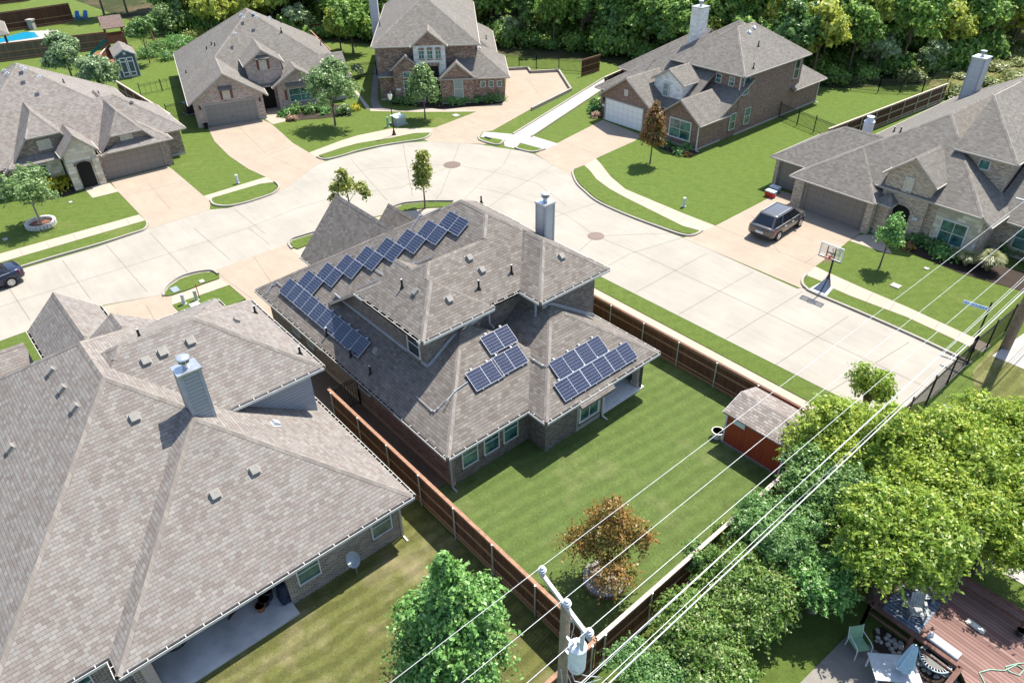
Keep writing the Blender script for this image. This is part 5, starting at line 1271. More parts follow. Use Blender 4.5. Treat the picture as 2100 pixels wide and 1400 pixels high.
tree('young_oak_tree', 'green young tree in a pale stone ring on the left front lawn', tx, ty, 3.4, lobes_round(2.0, 2.8, 8, .8, 4), 7000, .12, LF_OAK, .07, clump=.24, per=32, seed=8, bark=BARKL)
ring(tx, ty, .85, 'ring of pale stones around the left front lawn tree', 26, m_=plain('edging_pale', (.55,.52,.47), .8, var=.2), h=.3, mm=plain('mulch_red', (.16,.075,.05), .95, var=.4, sc=20))
l = P(688, 258); tree('young_oak_tree', 'olive green tree with a round crown in front of the pink brick house windows', l.x, l.y, 4.3, lobes_round(2.5, 4.2, 9, .95, 9), 7500, .14, LF_OAK, .09, clump=.24, per=32, seed=9)
l = P(872, 244); tree('young_oak_tree', 'small oval tree standing before the entry of the tall brown house', l.x, l.y, 3.6, [(0,0,3.1,1.15,1.15,1.3),(0,0,4.3,.8,.8,1.0),(.6,.3,2.6,.7,.7,.7),(-.6,-.2,2.7,.7,.7,.7),(.1,.6,3.6,.7,.7,.7)], 9000, .14, LF_OAK, .07, seed=10)
l = P(1333, 336); tree('red_maple_tree', 'narrow reddish autumn tree in front of the white garage door', l.x, l.y, 3.9, [(0,0,2.6,.75,.75,.9),(0,0,3.7,.62,.62,.9),(0,0,4.6,.38,.38,.7),(.35,.1,2.1,.5,.5,.5),(-.35,.1,2.3,.5,.5,.5)], 9000, .12, LF_RED, .06, seed=11)
l = P(1803, 549); tree('young_elm_tree', 'small pale green tree on the right front lawn near the arched entry', l.x, l.y, 3.1, [(0,0,2.4,.6,.6,.7),(.1,0,3.3,.4,.4,.6),(.35,.3,2.0,.4,.4,.35),(-.35,.1,2.3,.4,.4,.4),(.5,-.1,2.6,.25,.25,.25)], 4200, .10, LF_GREEN, .05, seed=12, clump=.4)
l = P(872, 428); tree('pear_tree', 'sparse yellow green street tree on the grass island behind the solar roof', l.x, l.y, 3.9, [(0,0,2.3,.55,.55,.6),(0,0,3.3,.55,.55,.6),(.1,.1,4.2,.35,.35,.5),(.5,.1,3.0,.3,.3,.3),(-.5,0,2.6,.3,.3,.35)], 3000, .12, LF_OLIVE, .06, seed=13, clump=.5, per=26)
l = P(722, 456); tree('pear_tree', 'sparse yellow green tree half hidden by the steep front gable', l.x, l.y, 3.8, [(0,-.2,3.0,.6,.6,.6),(0,-.2,3.9,.3,.3,.4),(.8,.7,2.8,.4,.4,.3),(-.9,-.5,2.6,.3,.3,.3),(.9,1.0,2.3,.3,.3,.3),(-.7,-.8,2.0,.3,.3,.3)], 2600, .12, LF_OLIVE, .06, seed=14, clump=.55, per=22)
l = P(150, 165); tree('ash_tree', 'bushy grey green tree beside the tall fence left of the garden shed', l.x, l.y, 3.4, lobes_round(2.1, 3.1, 8, .95, 21), 9000, .17, LF_SAGE, .1, seed=15)
l = P(212, 192); tree('ash_tree', 'olive green bushy tree leaning over the fence behind the arch entry house', l.x, l.y, 3.0, lobes_round(2.0, 2.4, 8, .75, 22), 8000, .17, LF_SAGE, .1, seed=16)
l = P(308, 130); tree('crape_myrtle', 'small dark tree with a thin trunk right of the garden shed', l.x, l.y, 3.4, lobes_round(1.9, 4.0, 6, .9, 23), 6000, .17, LF_DARK, .06, seed=17)
l = P(360, 68); tree('young_elm_tree', 'small loose tree growing through the back iron fence', l.x, l.y, 3.0, lobes_round(2.0, 2.6, 6, .9, 24), 3600, .18, LF_OAK, .06, seed=18, clump=.4)
# --- big trees over the lower right corner
def big(px, py, z, R, label, m, n, leaf, seed, sq=1.0, name='elm_tree', clump=.20, per=34, flat=1.0, aspect=2.0, k=11, th=None):
    z *= .78; sq *= .78; c = P(px, py, z); return tree(name, label, c.x, c.y, th or z*.9, lobes_round(R, z, k, sq, seed), n, leaf, m, .16, clump=clump, per=per, fill=.35, seed=seed, flat=flat, aspect=aspect)
big(1740, 905, 3.6, 2.3, 'lime green spreading tree overhanging the red shed', LF_LIME, 35100, 0.079, 31)
big(1790, 790, 3.2, 1.0, 'wispy upright green tree top at the edge of the right street', LF_LIME, 4860, 0.075, 32, 1.5, clump=.3, per=14)
big(1900, 960, 4.2, 2.7, 'broad lime green tree, largest crown in the lower right', LF_LIME, 45900, 0.079, 33)
big(2050, 900, 4.0, 2.3, 'lime green tree at the right edge above the pale concrete', LF_LIME, 27000, 0.079, 34)
big(2060, 1060, 4.0, 2.2, 'shaded green tree at the right edge below the others', LF_LIME, 29700, 0.079, 35)
big(1840, 1110, 4.4, 2.0, 'yellow green tree hanging over the wooden deck', LF_LIME, 29700, 0.079, 36)
big(1690, 1000, 3.2, 1.9, 'dark green tree between the shed corner and the deck', LF_DARK, 22950, 0.075, 37)
big(1600, 1070, 3.2, 1.75, 'feathery bright green mimosa over the back fence', LF_FEATH, 27000, 0.050, 38, .6, 'mimosa_tree', .34, 90, .6, 3.2)
big(1690, 1180, 2.6, 1.3, 'low shaded green tree beside the mulch under the mimosa', LF_GREEN, 12150, 0.066, 39)
big(1530, 1210, 2.2, 1.75, 'vine covered green bush mass behind the back fence', LF_VINE, 25650, 0.062, 40, .7, 'overgrown_bush', .3, 60)
big(1440, 1290, 2.2, 1.6, 'vine covered bush with pinkish seed heads right of the wires', LF_VINE, 24300, 0.062, 41, .7, 'overgrown_bush', .3, 60)
big(1335, 1385, 1.8, 1.5, 'bright green low bush at the bottom edge beside the transformer', LF_FEATH, 18900, 0.050, 42, .6, 'overgrown_bush', .3, 60)
big(1480, 1390, 2.0, 1.3, 'leafy bush at the bottom edge beside the small lawn', LF_VINE, 14850, 0.062, 43, .7, 'overgrown_bush', .3, 60)
big(1440, 1140, 1.9, .75, 'thin climbing shrub poking over the back fence cap', LF_DARK, 4050, 0.058, 44, .9, 'overgrown_bush', .4, 30)
big(1500, 1090, 1.9, .75, 'ragged shrub spilling over the middle of the back fence', LF_VINE, 4590, 0.058, 45, .9, 'overgrown_bush', .4, 30)
# --- shrubs
def shrub(px, py, R, label, m, n=900, leaf=.12, h=None, seed=0, name='shrub', group=None, z=None):
    c = P(px, py); h = h or R*.9
    lob = [(0,0,h*.5,R,R,h*.55)]+[(R*.5*math.cos(a), R*.5*math.sin(a), h*.6, R*.5, R*.5, h*.4) for a in (seed, seed+2.1, seed+4.2)]
    p, nn = crown_pts(lob, n, .55, 40, .3, int(seed*10)+100); me = leafmesh(name, p, nn, leaf, m)
    o = bpy.data.objects.new(name, me); C.objects.link(o); o.location = (c.x, c.y, 0); tag(o, label, 'shrub', group); return o
shrub(118, 385, 1.05, 'bright yellow shrub beside the arched stone entry', LF_YEL, 2200, .12, 1.0, 1); shrub(92, 395, .8, 'second yellow shrub in front of the teal window', LF_YEL, 1500, .12, .9, 2)
for i, (x, y, R, s_, m_) in enumerate([(585,238,.6,'leafy bright plant at the corner of the pink brick entry',LF_GREEN),(610,232,.8,'dark shrub below the left pane of the pink house window',LF_DARK),(640,230,.8,'dark shrub under the pink house window centre',LF_DARK),(665,232,.7,'low shrub right of the pink house window',LF_GREEN),(705,235,.9,'loose shrub by the right end of the pink house bed',LF_OAK),(600,247,.5,'pink flowering low plant at the bed edge',LF_PINK),(730,225,.5,'small yellow flowering shrub at the lawn corner',LF_YEL),
    (815,210,.9,'dark shrub left of the small oval tree trunk',LF_DARK),(838,213,.9,'dark shrub beside the tall house left window',LF_DARK),(908,210,.95,'dark shrub right of the tall house entry',LF_DARK),(930,211,.8,'shrub below the tall narrow window',LF_GREEN),(950,211,.7,'green shrub right of the tall narrow window',LF_GREEN),(967,210,.5,'small clipped shrub under the brick gable corner',LF_DARK),(985,209,.7,'clipped shrub under the first small square window',LF_GREEN),(1003,209,.6,'clipped shrub under the middle small square window',LF_DARK),(1017,206,1.0,'tall bright broad leaved shrub under the last small window',LF_FEATH),
    (1222,215,.7,'clipped dark shrub at the white garage corner, upper one',LF_DARK),(1219,228,.6,'clipped shrub at the white garage corner, middle one',LF_GREEN),(1222,240,.5,'orange flowering low plant at the white garage corner',LF_PINK),
    (1365,300,.5,'dark low shrub beside the reddish tree bed',LF_DARK),(1392,315,.6,'bright leafy shrub at the corner of the red brick house',LF_FEATH),(1412,305,.5,'small green shrub against the red brick wall corner',LF_GREEN),(1410,320,.3,'small red flowering plant at the bed corner',LF_RED),
    (1780,470,.5,'low dark shrub between the garage pier and the arch',LF_DARK),(1878,498,.7,'rounded shrub right of the arched entry',LF_DARK),(1900,490,.8,'dark rounded shrub below the brick arch window left',LF_DARK),(1920,512,.8,'dark shrub beneath the arched window',LF_DARK),(1935,528,.8,'green shrub right of the arched window',LF_GREEN),(1985,505,1.0,'tall dark shrub between the two right windows',LF_DARK),(2075,520,.9,'dark shrub at the right edge below the window',LF_DARK),(1862,510,.4,'small reddish shrub near the entry path',LF_RED),
    (330,108,1.6,'dark leafy hedge bush behind the pink brick house corner',LF_DARK),(370,100,1.8,'mixed green hedge bush by the roof corner',LF_GREEN),(405,88,1.8,'reddish green hedge bush along the back bed',LF_OLIVE),(300,118,1.2,'broad leaved bush beside the small dark tree',LF_FEATH),(345,122,1.1,'pale leafy bush in the back bed',LF_FEATH)]):
    shrub(x, y, R, s_, m_, int(1100*max(.5, R)), .12, None, i*.7)
def grass_tuft(px, py, R, H_, label, n, seed, m_=None):
    c = P(px, py); r = np.random.default_rng(seed); a = r.uniform(0, 6.283, n); tl = r.uniform(.1, 1, n)**.7; V = np.zeros((n, 6, 3)); hh = H_*r.uniform(.6, 1.05, n)
    dx, dy = np.cos(a), np.sin(a); w_ = .012+.006*r.random(n)
    for k, (f, g) in enumerate(((0.08, 0), (.5, .75), (1.0, .85))):
        R_ = R*tl*f; z = hh*g if k < 2 else hh*(1.0-tl*.35)
        for s_ in (0, 1): V[:, 2*k+s_] = np.stack([dx*R_-dy*w_*(1 if s_ else -1)*(1-.8*(k==2)), dy*R_+dx*w_*(1 if s_ else -1)*(1-.8*(k==2)), z], 1)
    me = bpy.data.meshes.new('ornamental_grass'); f = []
    for i in range(n): b = i*6; f += [(b, b+1, b+3, b+2), (b+2, b+3, b+5, b+4)]
    me.from_pydata(V.reshape(-1, 3).tolist(), [], f); me.materials.append(m_ or LF_GRASS)
    o = bpy.data.objects.new('ornamental_grass', me); C.objects.link(o); o.location = (c.x, c.y, 0); tag(o, label, 'ornamental grass', 'ornamental grasses')
grass_tuft(2022, 555, 1.0, 1.6, 'large pale fountain grass on the right front lawn edge', 2200, 1); grass_tuft(1978, 545, .8, 1.2, 'smaller fountain grass left of the large pale one', 1300, 2); grass_tuft(1955, 530, .6, .9, 'thin grass tuft nearest the arched window bed', 700, 3)
# --- woodland belt behind the houses
protos = []
def wood_proto(kind, m, seed, R, H_, sq, n=7500, leaf=.30, spread=.6, th=.8, bark=BARK, clump=.27):
    lob = lobes_round(R, H_*.62, 10, sq, seed, spread); lob.append((0,0,H_*.82,R*.45,R*.45,H_*.16))
    return tree('woodland_tree', kind, 0, 0, H_*th, lob, n, leaf, m, .16, group='woodland trees behind the houses', seed=seed, clump=clump, per=45, fill=.3, bark=bark)
W = [wood_proto('dense green tree in the woodland belt behind the houses', LF_WOOD, 51, 3.3, 9.5, 1.15), wood_proto('dense green tree in the woodland belt behind the houses', LF_WOOD, 52, 3.8, 11, 1.1),
     wood_proto('dark green tree in the woodland belt behind the houses', LF_DARK, 53, 3.2, 9, 1.25), wood_proto('yellowing tree in the woodland belt behind the houses', LF_WOODY, 54, 3.4, 10, 1.1),
     wood_proto('yellowing tree in the woodland belt behind the houses', LF_WOODY, 55, 2.8, 8.5, 1.3), wood_proto('low pale scrub tree at the edge of the woodland belt', LF_SAGE, 56, 2.2, 4.6, .8, 4500, .26, th=.7)]
edge = [(-118,34),(-104,42),(-97,49),(-86,56),(-74,66),(-63,70.5),(-49,71.5),(-38,80),(-33,90),(-29,104),(-20,119),(0,128),(25,134)]
rw = random.Random(5); spots = []
def inside_view(x, y, z=5):
    v = Vector((x, y, z-CAMH)); zz = v.dot(CF)
    if zz < 1: return False
    u = 1050+FPX*v.dot(CR)/zz; w_ = 700+FPX*v.dot(CD)/zz
    return -120 < u < 2220 and -330 < w_ < 1500
tot = 0
for i in range(len(edge)-1):
    a, b = Vector((*edge[i], 0)), Vector((*edge[i+1], 0)); L = (b-a).length; d = (b-a)/L; n = Vector((-d.y, d.x, 0))
    if n.y < 0: n = -n
    row = 0
    while row < 11:
        t = rw.uniform(0, 3)
        while t < L:
            p = a+d*t+n*(row*4.2+rw.uniform(-1.2, 1.6)+1.5)
            if inside_view(p.x, p.y): spots.append((p.x, p.y, row))
            t += rw.uniform(3.4, 5.2) if row else rw.uniform(2.6, 4.2)
        row += 1
rw.shuffle(spots); spots.sort(key=lambda s: s[2]); spots = spots[:290]
used = set()
for x, y, row in spots:
    k = rw.choices(range(6), weights=(5,5,5,4,3,4) if row == 0 else (5,6,5,4,3,0))[0]
    right = x > -45 and y > 78
    if right and rw.random() < .45: k = rw.choice((3, 4, 5))
    o = W[k] if k not in used else copy_tree(W[k]); used.add(k)
    s_ = rw.uniform(.8, 1.15)*(.85 if row == 0 else 1.0); o.location = (x, y, 0); o.rotation_euler = (0, 0, rw.uniform(0, 6.28)); o.scale = (s_, s_, s_*rw.uniform(.9, 1.15))
for k in range(6):
    if k not in used: W[k].location = (-70, 95, 0)
# scrub and meadow at the upper right edge of the woods
sheet('meadow', GRD, [(1900,180),(1940,120),(1990,70),(2060,30),(2200,20),(2250,200),(2150,230),(1960,205)], .009)
scr = None
for i in range(46):
    px, py = rw.uniform(1960, 2110), rw.uniform(60, 215)
    if i < 12: px, py = rw.uniform(1520, 1960), rw.uniform(140, 165)
    if scr is None: scr = shrub(px, py, 1.3, 'wild scrub bush in the meadow at the upper right woods edge', LF_MEAD, 2400, .2, 1.3, 5, 'wild_bush', 'wild scrub bushes'); o = scr
    else: o = scr.copy(); C.objects.link(o); c = P(px, py); o.location = (c.x, c.y, 0)
    s_ = rw.uniform(.5, 1.2)*(1 if i < 12 else .9); o.scale = (s_, s_, s_*rw.uniform(.4, .9)); o.rotation_euler = (0, 0, rw.uniform(0, 6))
# undergrowth filling the wood edge
ug = None
for i in range(len(edge)-4):
    a, b = Vector((*edge[i], 0)), Vector((*edge[i+1], 0)); L_ = (b-a).length; d = (b-a)/L_; n = Vector((-d.y, d.x, 0))
    if n.y < 0: n = -n
    for row in (0, 1, 2):
        t = rw.uniform(0, 1.5)
        while t < L_:
            p = a+d*t+n*(rw.uniform(0, 2)+row*4+.3)
            if inside_view(p.x, p.y, 1):
                if ug is None: ug = shrub(1000, 50, 1.6, 'dark undergrowth bush along the foot of the woodland', LF_WOOD, 2600, .24, 2.0, 6, 'undergrowth_bush', 'undergrowth bushes'); o = ug
                else: o = ug.copy(); C.objects.link(o)
                s_ = rw.uniform(.7, 1.35); o.location = (p.x, p.y, 0); o.scale = (s_, s_, s_*rw.uniform(.7, 1.3)); o.rotation_euler = (0, 0, rw.uniform(0, 6))
            t += rw.uniform(2.2, 4.6)
# individual trees in front of the wood at the top left
for px, py, s_, k, lab in ((470,85,.75,3,'round olive tree by the fence left of the pink brick house roof'),(435,75,.6,3,'small yellow green tree above the hedge at the top left'),(700,105,.6,4,'slim yellow green tree between the pink and the tall houses'),(725,110,.7,0,'green tree beside the tall brown house chimney'),(735,160,.35,5,'small pale tree left of the tall brown house fence'),(640,40,.8,0,'green tree right behind the pink brick house roof'),(215,35,.9,1,'pale trunked tree beyond the blue garden chairs'),(262,30,.9,2,'dark tree right of the pale trunked one at the top left'),(330,20,.9,2,'dark shading tree above the far lawn'),(400,20,1,1,'tall green tree at the top edge above the far lawn')):
    o = copy_tree(W[k]); c = P(px, py); o.location = (c.x, c.y, 0); o.scale = (s_,)*3; o['label'] = lab; del o['group']
# ================================================================== VEHICLES
def paintm(name, c, metal=.5):
    t = Nt(name); t.col(c); t.rough(.28); t.b.inputs['Metallic'].default_value = metal; t.b.inputs['Coat Weight'].default_value = .8; t.b.inputs['Coat Roughness'].default_value = .05; return t.m
CGL = Nt('car_glass'); CGL.col((.008,.010,.016)); CGL.rough(.05); CGL.b.inputs['Specular IOR Level'].default_value = .8; CGL = CGL.m
TYR = plain('tyre_rubber', (.02,.02,.02), .8); RIM = plain('alloy_rim', (.60,.60,.60), .3, .6); TAIL = plain('tail_light_red', (.55,.02,.03), .15); HEAD = plain('head_light', (.72,.70,.62), .1); TRMD = plain('car_trim_dark', (.03,.03,.035), .5)
def car(name, label, cx, cy, ang, L, W, st, gh, paint, wb, wr=.36, tail=None, rails=False):
    """x forward. st: stations (x, zbottom, zbelt, halfwidth); gh: greenhouse (x_base_front,x_roof_front,x_roof_rear,x_base_rear,z_base,z_roof,hw_base,hw_roof)"""
    t = empty(name, (cx, cy, 0), label, 'car', 'parked cars'); T = Matrix.Translation((cx, cy, .012)) @ Matrix.Rotation(ang, 4, 'Z')
    m = MB(T); rings = []
    for x, zb, zt, hw in st:
        half = [(0,zb),(hw*.86,zb),(hw*.97,zb+.09),(hw,zb+(zt-zb)*.45),(hw*.975,zb+(zt-zb)*.78),(hw*.92,zt-.035),(hw*.82,zt),(hw*.4,zt+.02)]
        rings.append([Vector((x,y,z)) for y, z in half]+[Vector((x,-y,z)) for y, z in reversed(half[1:])])
    n = len(rings[0])
    for i in range(len(rings)-1):
        for k in range(n): m.face([rings[i][k], rings[i][(k+1)%n], rings[i+1][(k+1)%n], rings[i+1][k]])
    m.face(list(reversed(rings[0]))); m.face(rings[-1])
    body = m.build('body', paint, t, merge=True, smooth=True)
    x0,x1,x2,x3,zb,zr,hb,hr = gh
    nz = 5
    def sec(u):   # u 0..1 from base to roof
        return zb+(zr-zb)*u
    m = MB(T); g = MB(T)
    base = [(x0,hb*.86),(x0-.35*(x0-x1)*0-.12,hb),( (x1+x2)/2, hb*1.0),(x3+.15,hb*.97),(x3,hb*.84)]
    roof = [(x1,hr*.84),(x1-.15,hr),((x1+x2)/2,hr*1.0),(x2+.12,hr*.97),(x2,hr*.82)]
    for s_ in (1, -1):
        for i in range(4):
            a, b, c, d = Vector((*base[i][:1], base[i][1]*s_, zb)), Vector((base[i+1][0], base[i+1][1]*s_, zb)), Vector((roof[i+1][0], roof[i+1][1]*s_, zr-.05)), Vector((roof[i][0], roof[i][1]*s_, zr-.05))
            f = [a, b, c, d]
            if s_ > 0: f.reverse()
            g.face(f)
    g.face([(base[0][0],-base[0][1],zb),(base[0][0],base[0][1],zb),(roof[0][0],roof[0][1],zr-.05),(roof[0][0],-roof[0][1],zr-.05)])
    g.face([(base[4][0],base[4][1],zb),(base[4][0],-base[4][1],zb),(roof[4][0],-roof[4][1],zr-.05),(roof[4][0],roof[4][1],zr-.05)])
    g.build('window_glass', CGL, t, merge=True)
    # roof skin with a crown
    rr = []
    for k, (f, z) in enumerate(((1.03, zr-.055), (1.0, zr-.01), (.8, zr+.02), (.35, zr+.035))):
        rr.append([Vector((((p[0]-(x1+x2)/2)*(1.0 if f > .9 else f)+(x1+x2)/2), p[1]*f, z)) for p in roof]+[Vector((((p[0]-(x1+x2)/2)*(1.0 if f > .9 else f)+(x1+x2)/2), -p[1]*f, z)) for p in reversed(roof)])
    for a, b in zip(rr, rr[1:]):
        for k in range(10): m.face([a[k], a[(k+1)%10], b[(k+1)%10], b[k]])
    m.face(list(rr[-1])); 
    m.build('roof_panel', paint, t, merge=True, smooth=True)
    for s_ in (1, -1):
        for f_, w_ in ((0, .09), (4, .13)):
            p = MB(T); p.beam((base[f_][0],base[f_][1]*s_*1.0,zb-.02), (roof[f_][0],roof[f_][1]*s_*1.0,zr-.04), w_, .05); p.build('pillar', paint, t)
        for k, fr in enumerate((.36, .70)):
            xb_ = x0+(x3-x0)*fr; xr_ = x1+(x2-x1)*(fr-.03); p = MB(T); p.beam((xb_, (hb+.004)*s_, zb), (xr_, (hr+.01)*s_, zr-.05), .07, .03); p.build('pillar', TRMD if k == 0 else paint, t)
        p = MB(T); p.beam((x0-.15,(hb+.012)*s_,zb+.01),(x3+.25,(hb+.008)*s_,zb+.015), .02, .035); p.build('window_trim', MET, t)
        p = MB(T); p.hexa([(x0-.3,s_*(hb+.02),zb+.02),(x0-.1,s_*(hb+.02),zb+.02),(x0-.1,s_*(hb+.22),zb+.03),(x0-.25,s_*(hb+.22),zb+.03),(x0-.3,s_*(hb+.02),zb+.16),(x0-.1,s_*(hb+.02),zb+.16),(x0-.12,s_*(hb+.2),zb+.17),(x0-.25,s_*(hb+.2),zb+.17)]); p.build('mirror', paint, t)
        for xd in (.15, -.85): p = MB(T); p.box(xd, xd+.2, s_*(W/2-.01)-.02, s_*(W/2-.01)+.02, zb-.2, zb-.165); p.build('door_handle', MET, t)
        for xw in (wb/2, -wb/2):
            a = MB(T); y = s_*(W/2-.11); a.tube([(xw,y-.115,wr),(xw,y-.10,wr),(xw,y+.10,wr),(xw,y+.118,wr)], [wr*.9,wr,wr,wr*.9], 22); wo = a.build('wheel', TYR, t)
            a = MB(T); yy = y+s_*.122; a.tube([(xw,yy-.01,wr),(xw,yy,wr)], wr*.66, 20)
            a.build('rim', RIM, wo)
            a = MB(T); 
            for k in range(7):
                an = k*2*math.pi/7; a.beam((xw+.10*math.cos(an),yy+s_*.004,wr+.10*math.sin(an)), (xw+wr*.6*math.cos(an),yy+s_*.004,wr+wr*.6*math.sin(an)), .012, .035, up=(0,1,0))
            a.build('rim_gap', TRMD, wo)
            a = MB(T); pts = [(xw+(wr+.05)*math.cos(k*math.pi/10), s_*(W/2-.002), wr+(wr+.05)*math.sin(k*math.pi/10)) for k in range(11)]; a.tube(pts, .035, 6); a.build('wheel_arch', TRMD, t)
    xf, xr = st[-1][0], st[0][0]; hwr = st[0][3]; ztr = st[0][2]
    for s_ in (1, -1):
        p = MB(T); p.hexa([(xr-.02,s_*hwr*.60,ztr-.22),(xr+.30,s_*(W/2-.02),ztr-.22),(xr+.32,s_*(W/2-.09),ztr-.22),(xr+.1,s_*hwr*.55,ztr-.22),(xr-.01,s_*hwr*.60,ztr-.02),(xr+.30,s_*(W/2-.015),ztr-.0),(xr+.32,s_*(W/2-.09),ztr-.0),(xr+.1,s_*hwr*.55,ztr-.02)]); p.build('tail_light', TAIL, t)
        p = MB(T); zf = st[-1][2]; p.hexa([(xf-.02,s_*.45,zf-.18),(xf-.42,s_*(W/2-.05),zf-.12),(xf-.45,s_*(W/2-.2),zf-.12),(xf-.15,s_*.42,zf-.18),(xf-.04,s_*.45,zf-.02),(xf-.45,s_*(W/2-.05),zf+.05),(xf-.48,s_*(W/2-.2),zf+.06),(xf-.17,s_*.42,zf-.0)]); p.build('head_light', HEAD, t)
    p = MB(T); p.box(xr-.03, xr+.04, -.28, .28, .62, .78); p.build('number_plate', plain('plate_white', (.6,.62,.65), .4), t)
    p = MB(T); p.hexa([(xr-.012,-hwr*.9,.42),(xr+.2,-hwr*.9,.42),(xr+.2,hwr*.9,.42),(xr-.012,hwr*.9,.42),(xr-.015,-hwr*.9,.52),(xr+.2,-hwr*.9,.52),(xr+.2,hwr*.9,.52),(xr-.015,hwr*.9,.52)]); p.build('bumper_strip', TRMD, t)
    if rails:
        for s_ in (1, -1): p = MB(T); p.beam((x1-.3,s_*hr*.86,zr+.055),(x2+.35,s_*hr*.86,zr+.055), .035, .04); p.build('roof_rail', MET, t)
    return t
a, b = P(1590.7, 495), P(1640.3, 463); d = (b-a).normalized(); ang = math.atan2(d.y, d.x); left = Vector((-d.y, d.x, 0)); c = (a+b)/2+left*.92
car('parked_car', 'silver brown estate style SUV parked on the driveway facing the closed garage door', c.x, c.y, ang, 5.1, 1.98,
    [(-2.52,.55,.98,.72),(-2.44,.38,1.06,.90),(-2.1,.30,1.10,.97),(-1.2,.26,1.10,.99),(0,.25,1.08,.99),(1.0,.26,1.06,.985),(1.7,.28,1.02,.96),(2.2,.32,.94,.90),(2.45,.40,.82,.78),(2.53,.48,.72,.60)],
    (1.45,.62,-1.75,-2.3,1.06,1.70,.90,.70), paintm('paint_silver_taupe', (.10,.097,.095)), 3.0, .37, rails=True)
rw_ = P(28.8, 588); hd = Vector((0,-1,0)); bk = P(53,550)-P(123,525); bk.z = 0; bk.normalize(); ang = math.atan2(bk.y, bk.x); lf = Vector((-bk.y, bk.x, 0))
c = rw_+bk*1.4-lf*.9 if (rw_-lf).x < rw_.x else rw_+bk*1.4+lf*.9
car('parked_car', 'dark blue saloon car parked at the kerb, cut off by the left edge', c.x, c.y, ang, 4.8, 1.84,
    [(-2.35,.50,.92,.62),(-2.25,.36,1.0,.82),(-1.8,.27,1.02,.90),(-1.0,.24,.98,.92),(0,.23,.93,.92),(1.0,.24,.92,.91),(1.7,.27,.86,.87),(2.2,.34,.76,.76),(2.4,.42,.64,.5)],
    (1.2,.45,-.95,-1.75,.95,1.44,.84,.62), paintm('paint_dark_blue', (.018,.026,.055)), 2.75, .34)
# ================================================================== PATIO THINGS behind the neighbour house
l = P(545, 1235, .1)
def tube_thing(name, label, cat, parts, group=None, loc=None):
    t = empty(name, loc, label, cat, group)
    for nm, m_, segs, r in parts:
        m = MB()
        for s_ in segs: m.tube([loc+Vector(p) for p in s_], r, 6)
        m.build(nm, m_, t)
    return t
CH = plain('chair_red', (.32,.03,.03), .6); CHB = plain('chair_black', (.03,.03,.035), .5)
l = P(470, 1250, .1)
t = tube_thing('folding_chair', 'red folding camp chair leaning under the patio eave', 'chair', [('frame', CHB, [[(0,0,0),(.35,.3,.7)], [(.4,-.2,0),(.75,.1,.7)], [(.35,.3,.7),(.75,.1,.7)], [(0,0,0),(.4,-.2,0)]], .018)], loc=l)
m = MB(); m.hexa([l+Vector(p) for p in ((.05,.02,.05),(.42,-.17,.05),(.44,-.17,.05),(.07,.02,.05),(.33,.28,.66),(.70,.09,.66),(.72,.09,.66),(.35,.28,.66))]); m.build('seat_cloth', CH, t)
l = P(545, 1238, .1); pot(l.x, l.y, .2, .35, 'black planter pot in the pot cluster on the neighbour patio', CHB, z=.1); l = P(553, 1226, .1); pot(l.x, l.y, .17, .5, 'tall dark pot behind the others on the neighbour patio', CHB, z=.1); l = P(536, 1250, .1); pot(l.x, l.y, .18, .3, 'brown rimmed pot, front of the patio pot cluster', plain('pot_terracotta', (.25,.10,.05), .8), z=.1)
l = P(586, 1226, .1); t = empty('garden_cart', l, 'dark blue covered grill standing beside the patio brick corner', 'grill'); t['category'] = 'grill'; t.name = 'covered_grill'
m = MB(); m.hexa([l+Vector(p) for p in ((-.3,-.25,0),(.3,-.25,0),(.35,.5,0),(-.25,.5,0),(-.2,-.15,.95),(.2,-.15,.95),(.25,.4,.95),(-.15,.4,.95))]); m.build('cover', plain('cover_navy', (.02,.03,.06), .5), t, bevel=.05)
m = MB(); m.box(l.x-.32, l.x+.37, l.y-.02, l.y+.06, .45, .5); m.build('strap', CHB, t)
l = P(368, 1330, .1); t = empty('wheel_table', l, 'black iron wheel standing under the patio eave', 'wheel')
m = MB(); m.tube([l+Vector((.02*math.sin(a), .36*math.cos(a), .38+.36*math.sin(a))) for a in [i*math.pi/12 for i in range(25)]], .022, 6, cap=False); m.build('rim', BLK, t)
m = MB()
for i in range(3): a = i*math.pi/3; m.beam(l+Vector((0,.35*math.cos(a),.38+.35*math.sin(a))), l-Vector((0,.35*math.cos(a),-.38+.35*math.sin(a))), .02)
m.build('spoke', BLK, t)
# ================================================================== DECK YARD lower right
HZ = .55
DKB = brickm('deck_boards_red', [(0, (.16,.080,.065)), (.5, (.22,.115,.095)), (1, (.28,.16,.135))], (.05,.025,.02), 60, .15, .010, .006, .3, .7, .1, gran=.2)
DKR = plain('deck_rail_red', (.12,.058,.045), .75, var=.3)
dp = [P(*q, HZ) for q in ((1786,1237),(1835,1192),(1915,1140),(1958,1168),(2150,1290),(2200,1420),(2020,1480),(1968,1372))]
t = empty('wooden_deck', dp[0], 'raised red stained wooden deck with railings in the lower right corner', 'deck')
m = MB(); dd = dp[0]-dp[7]; dang = math.atan2(dd.y, dd.x); Rm = Matrix.Rotation(dang, 4, 'Z'); Ri = Rm.inverted(); m.T = Rm; m.prism([tuple((Ri @ Vector((p.x,p.y,0)))[:2]) for p in dp], HZ-.12, HZ); m.build('deck_floor', DKB, t)
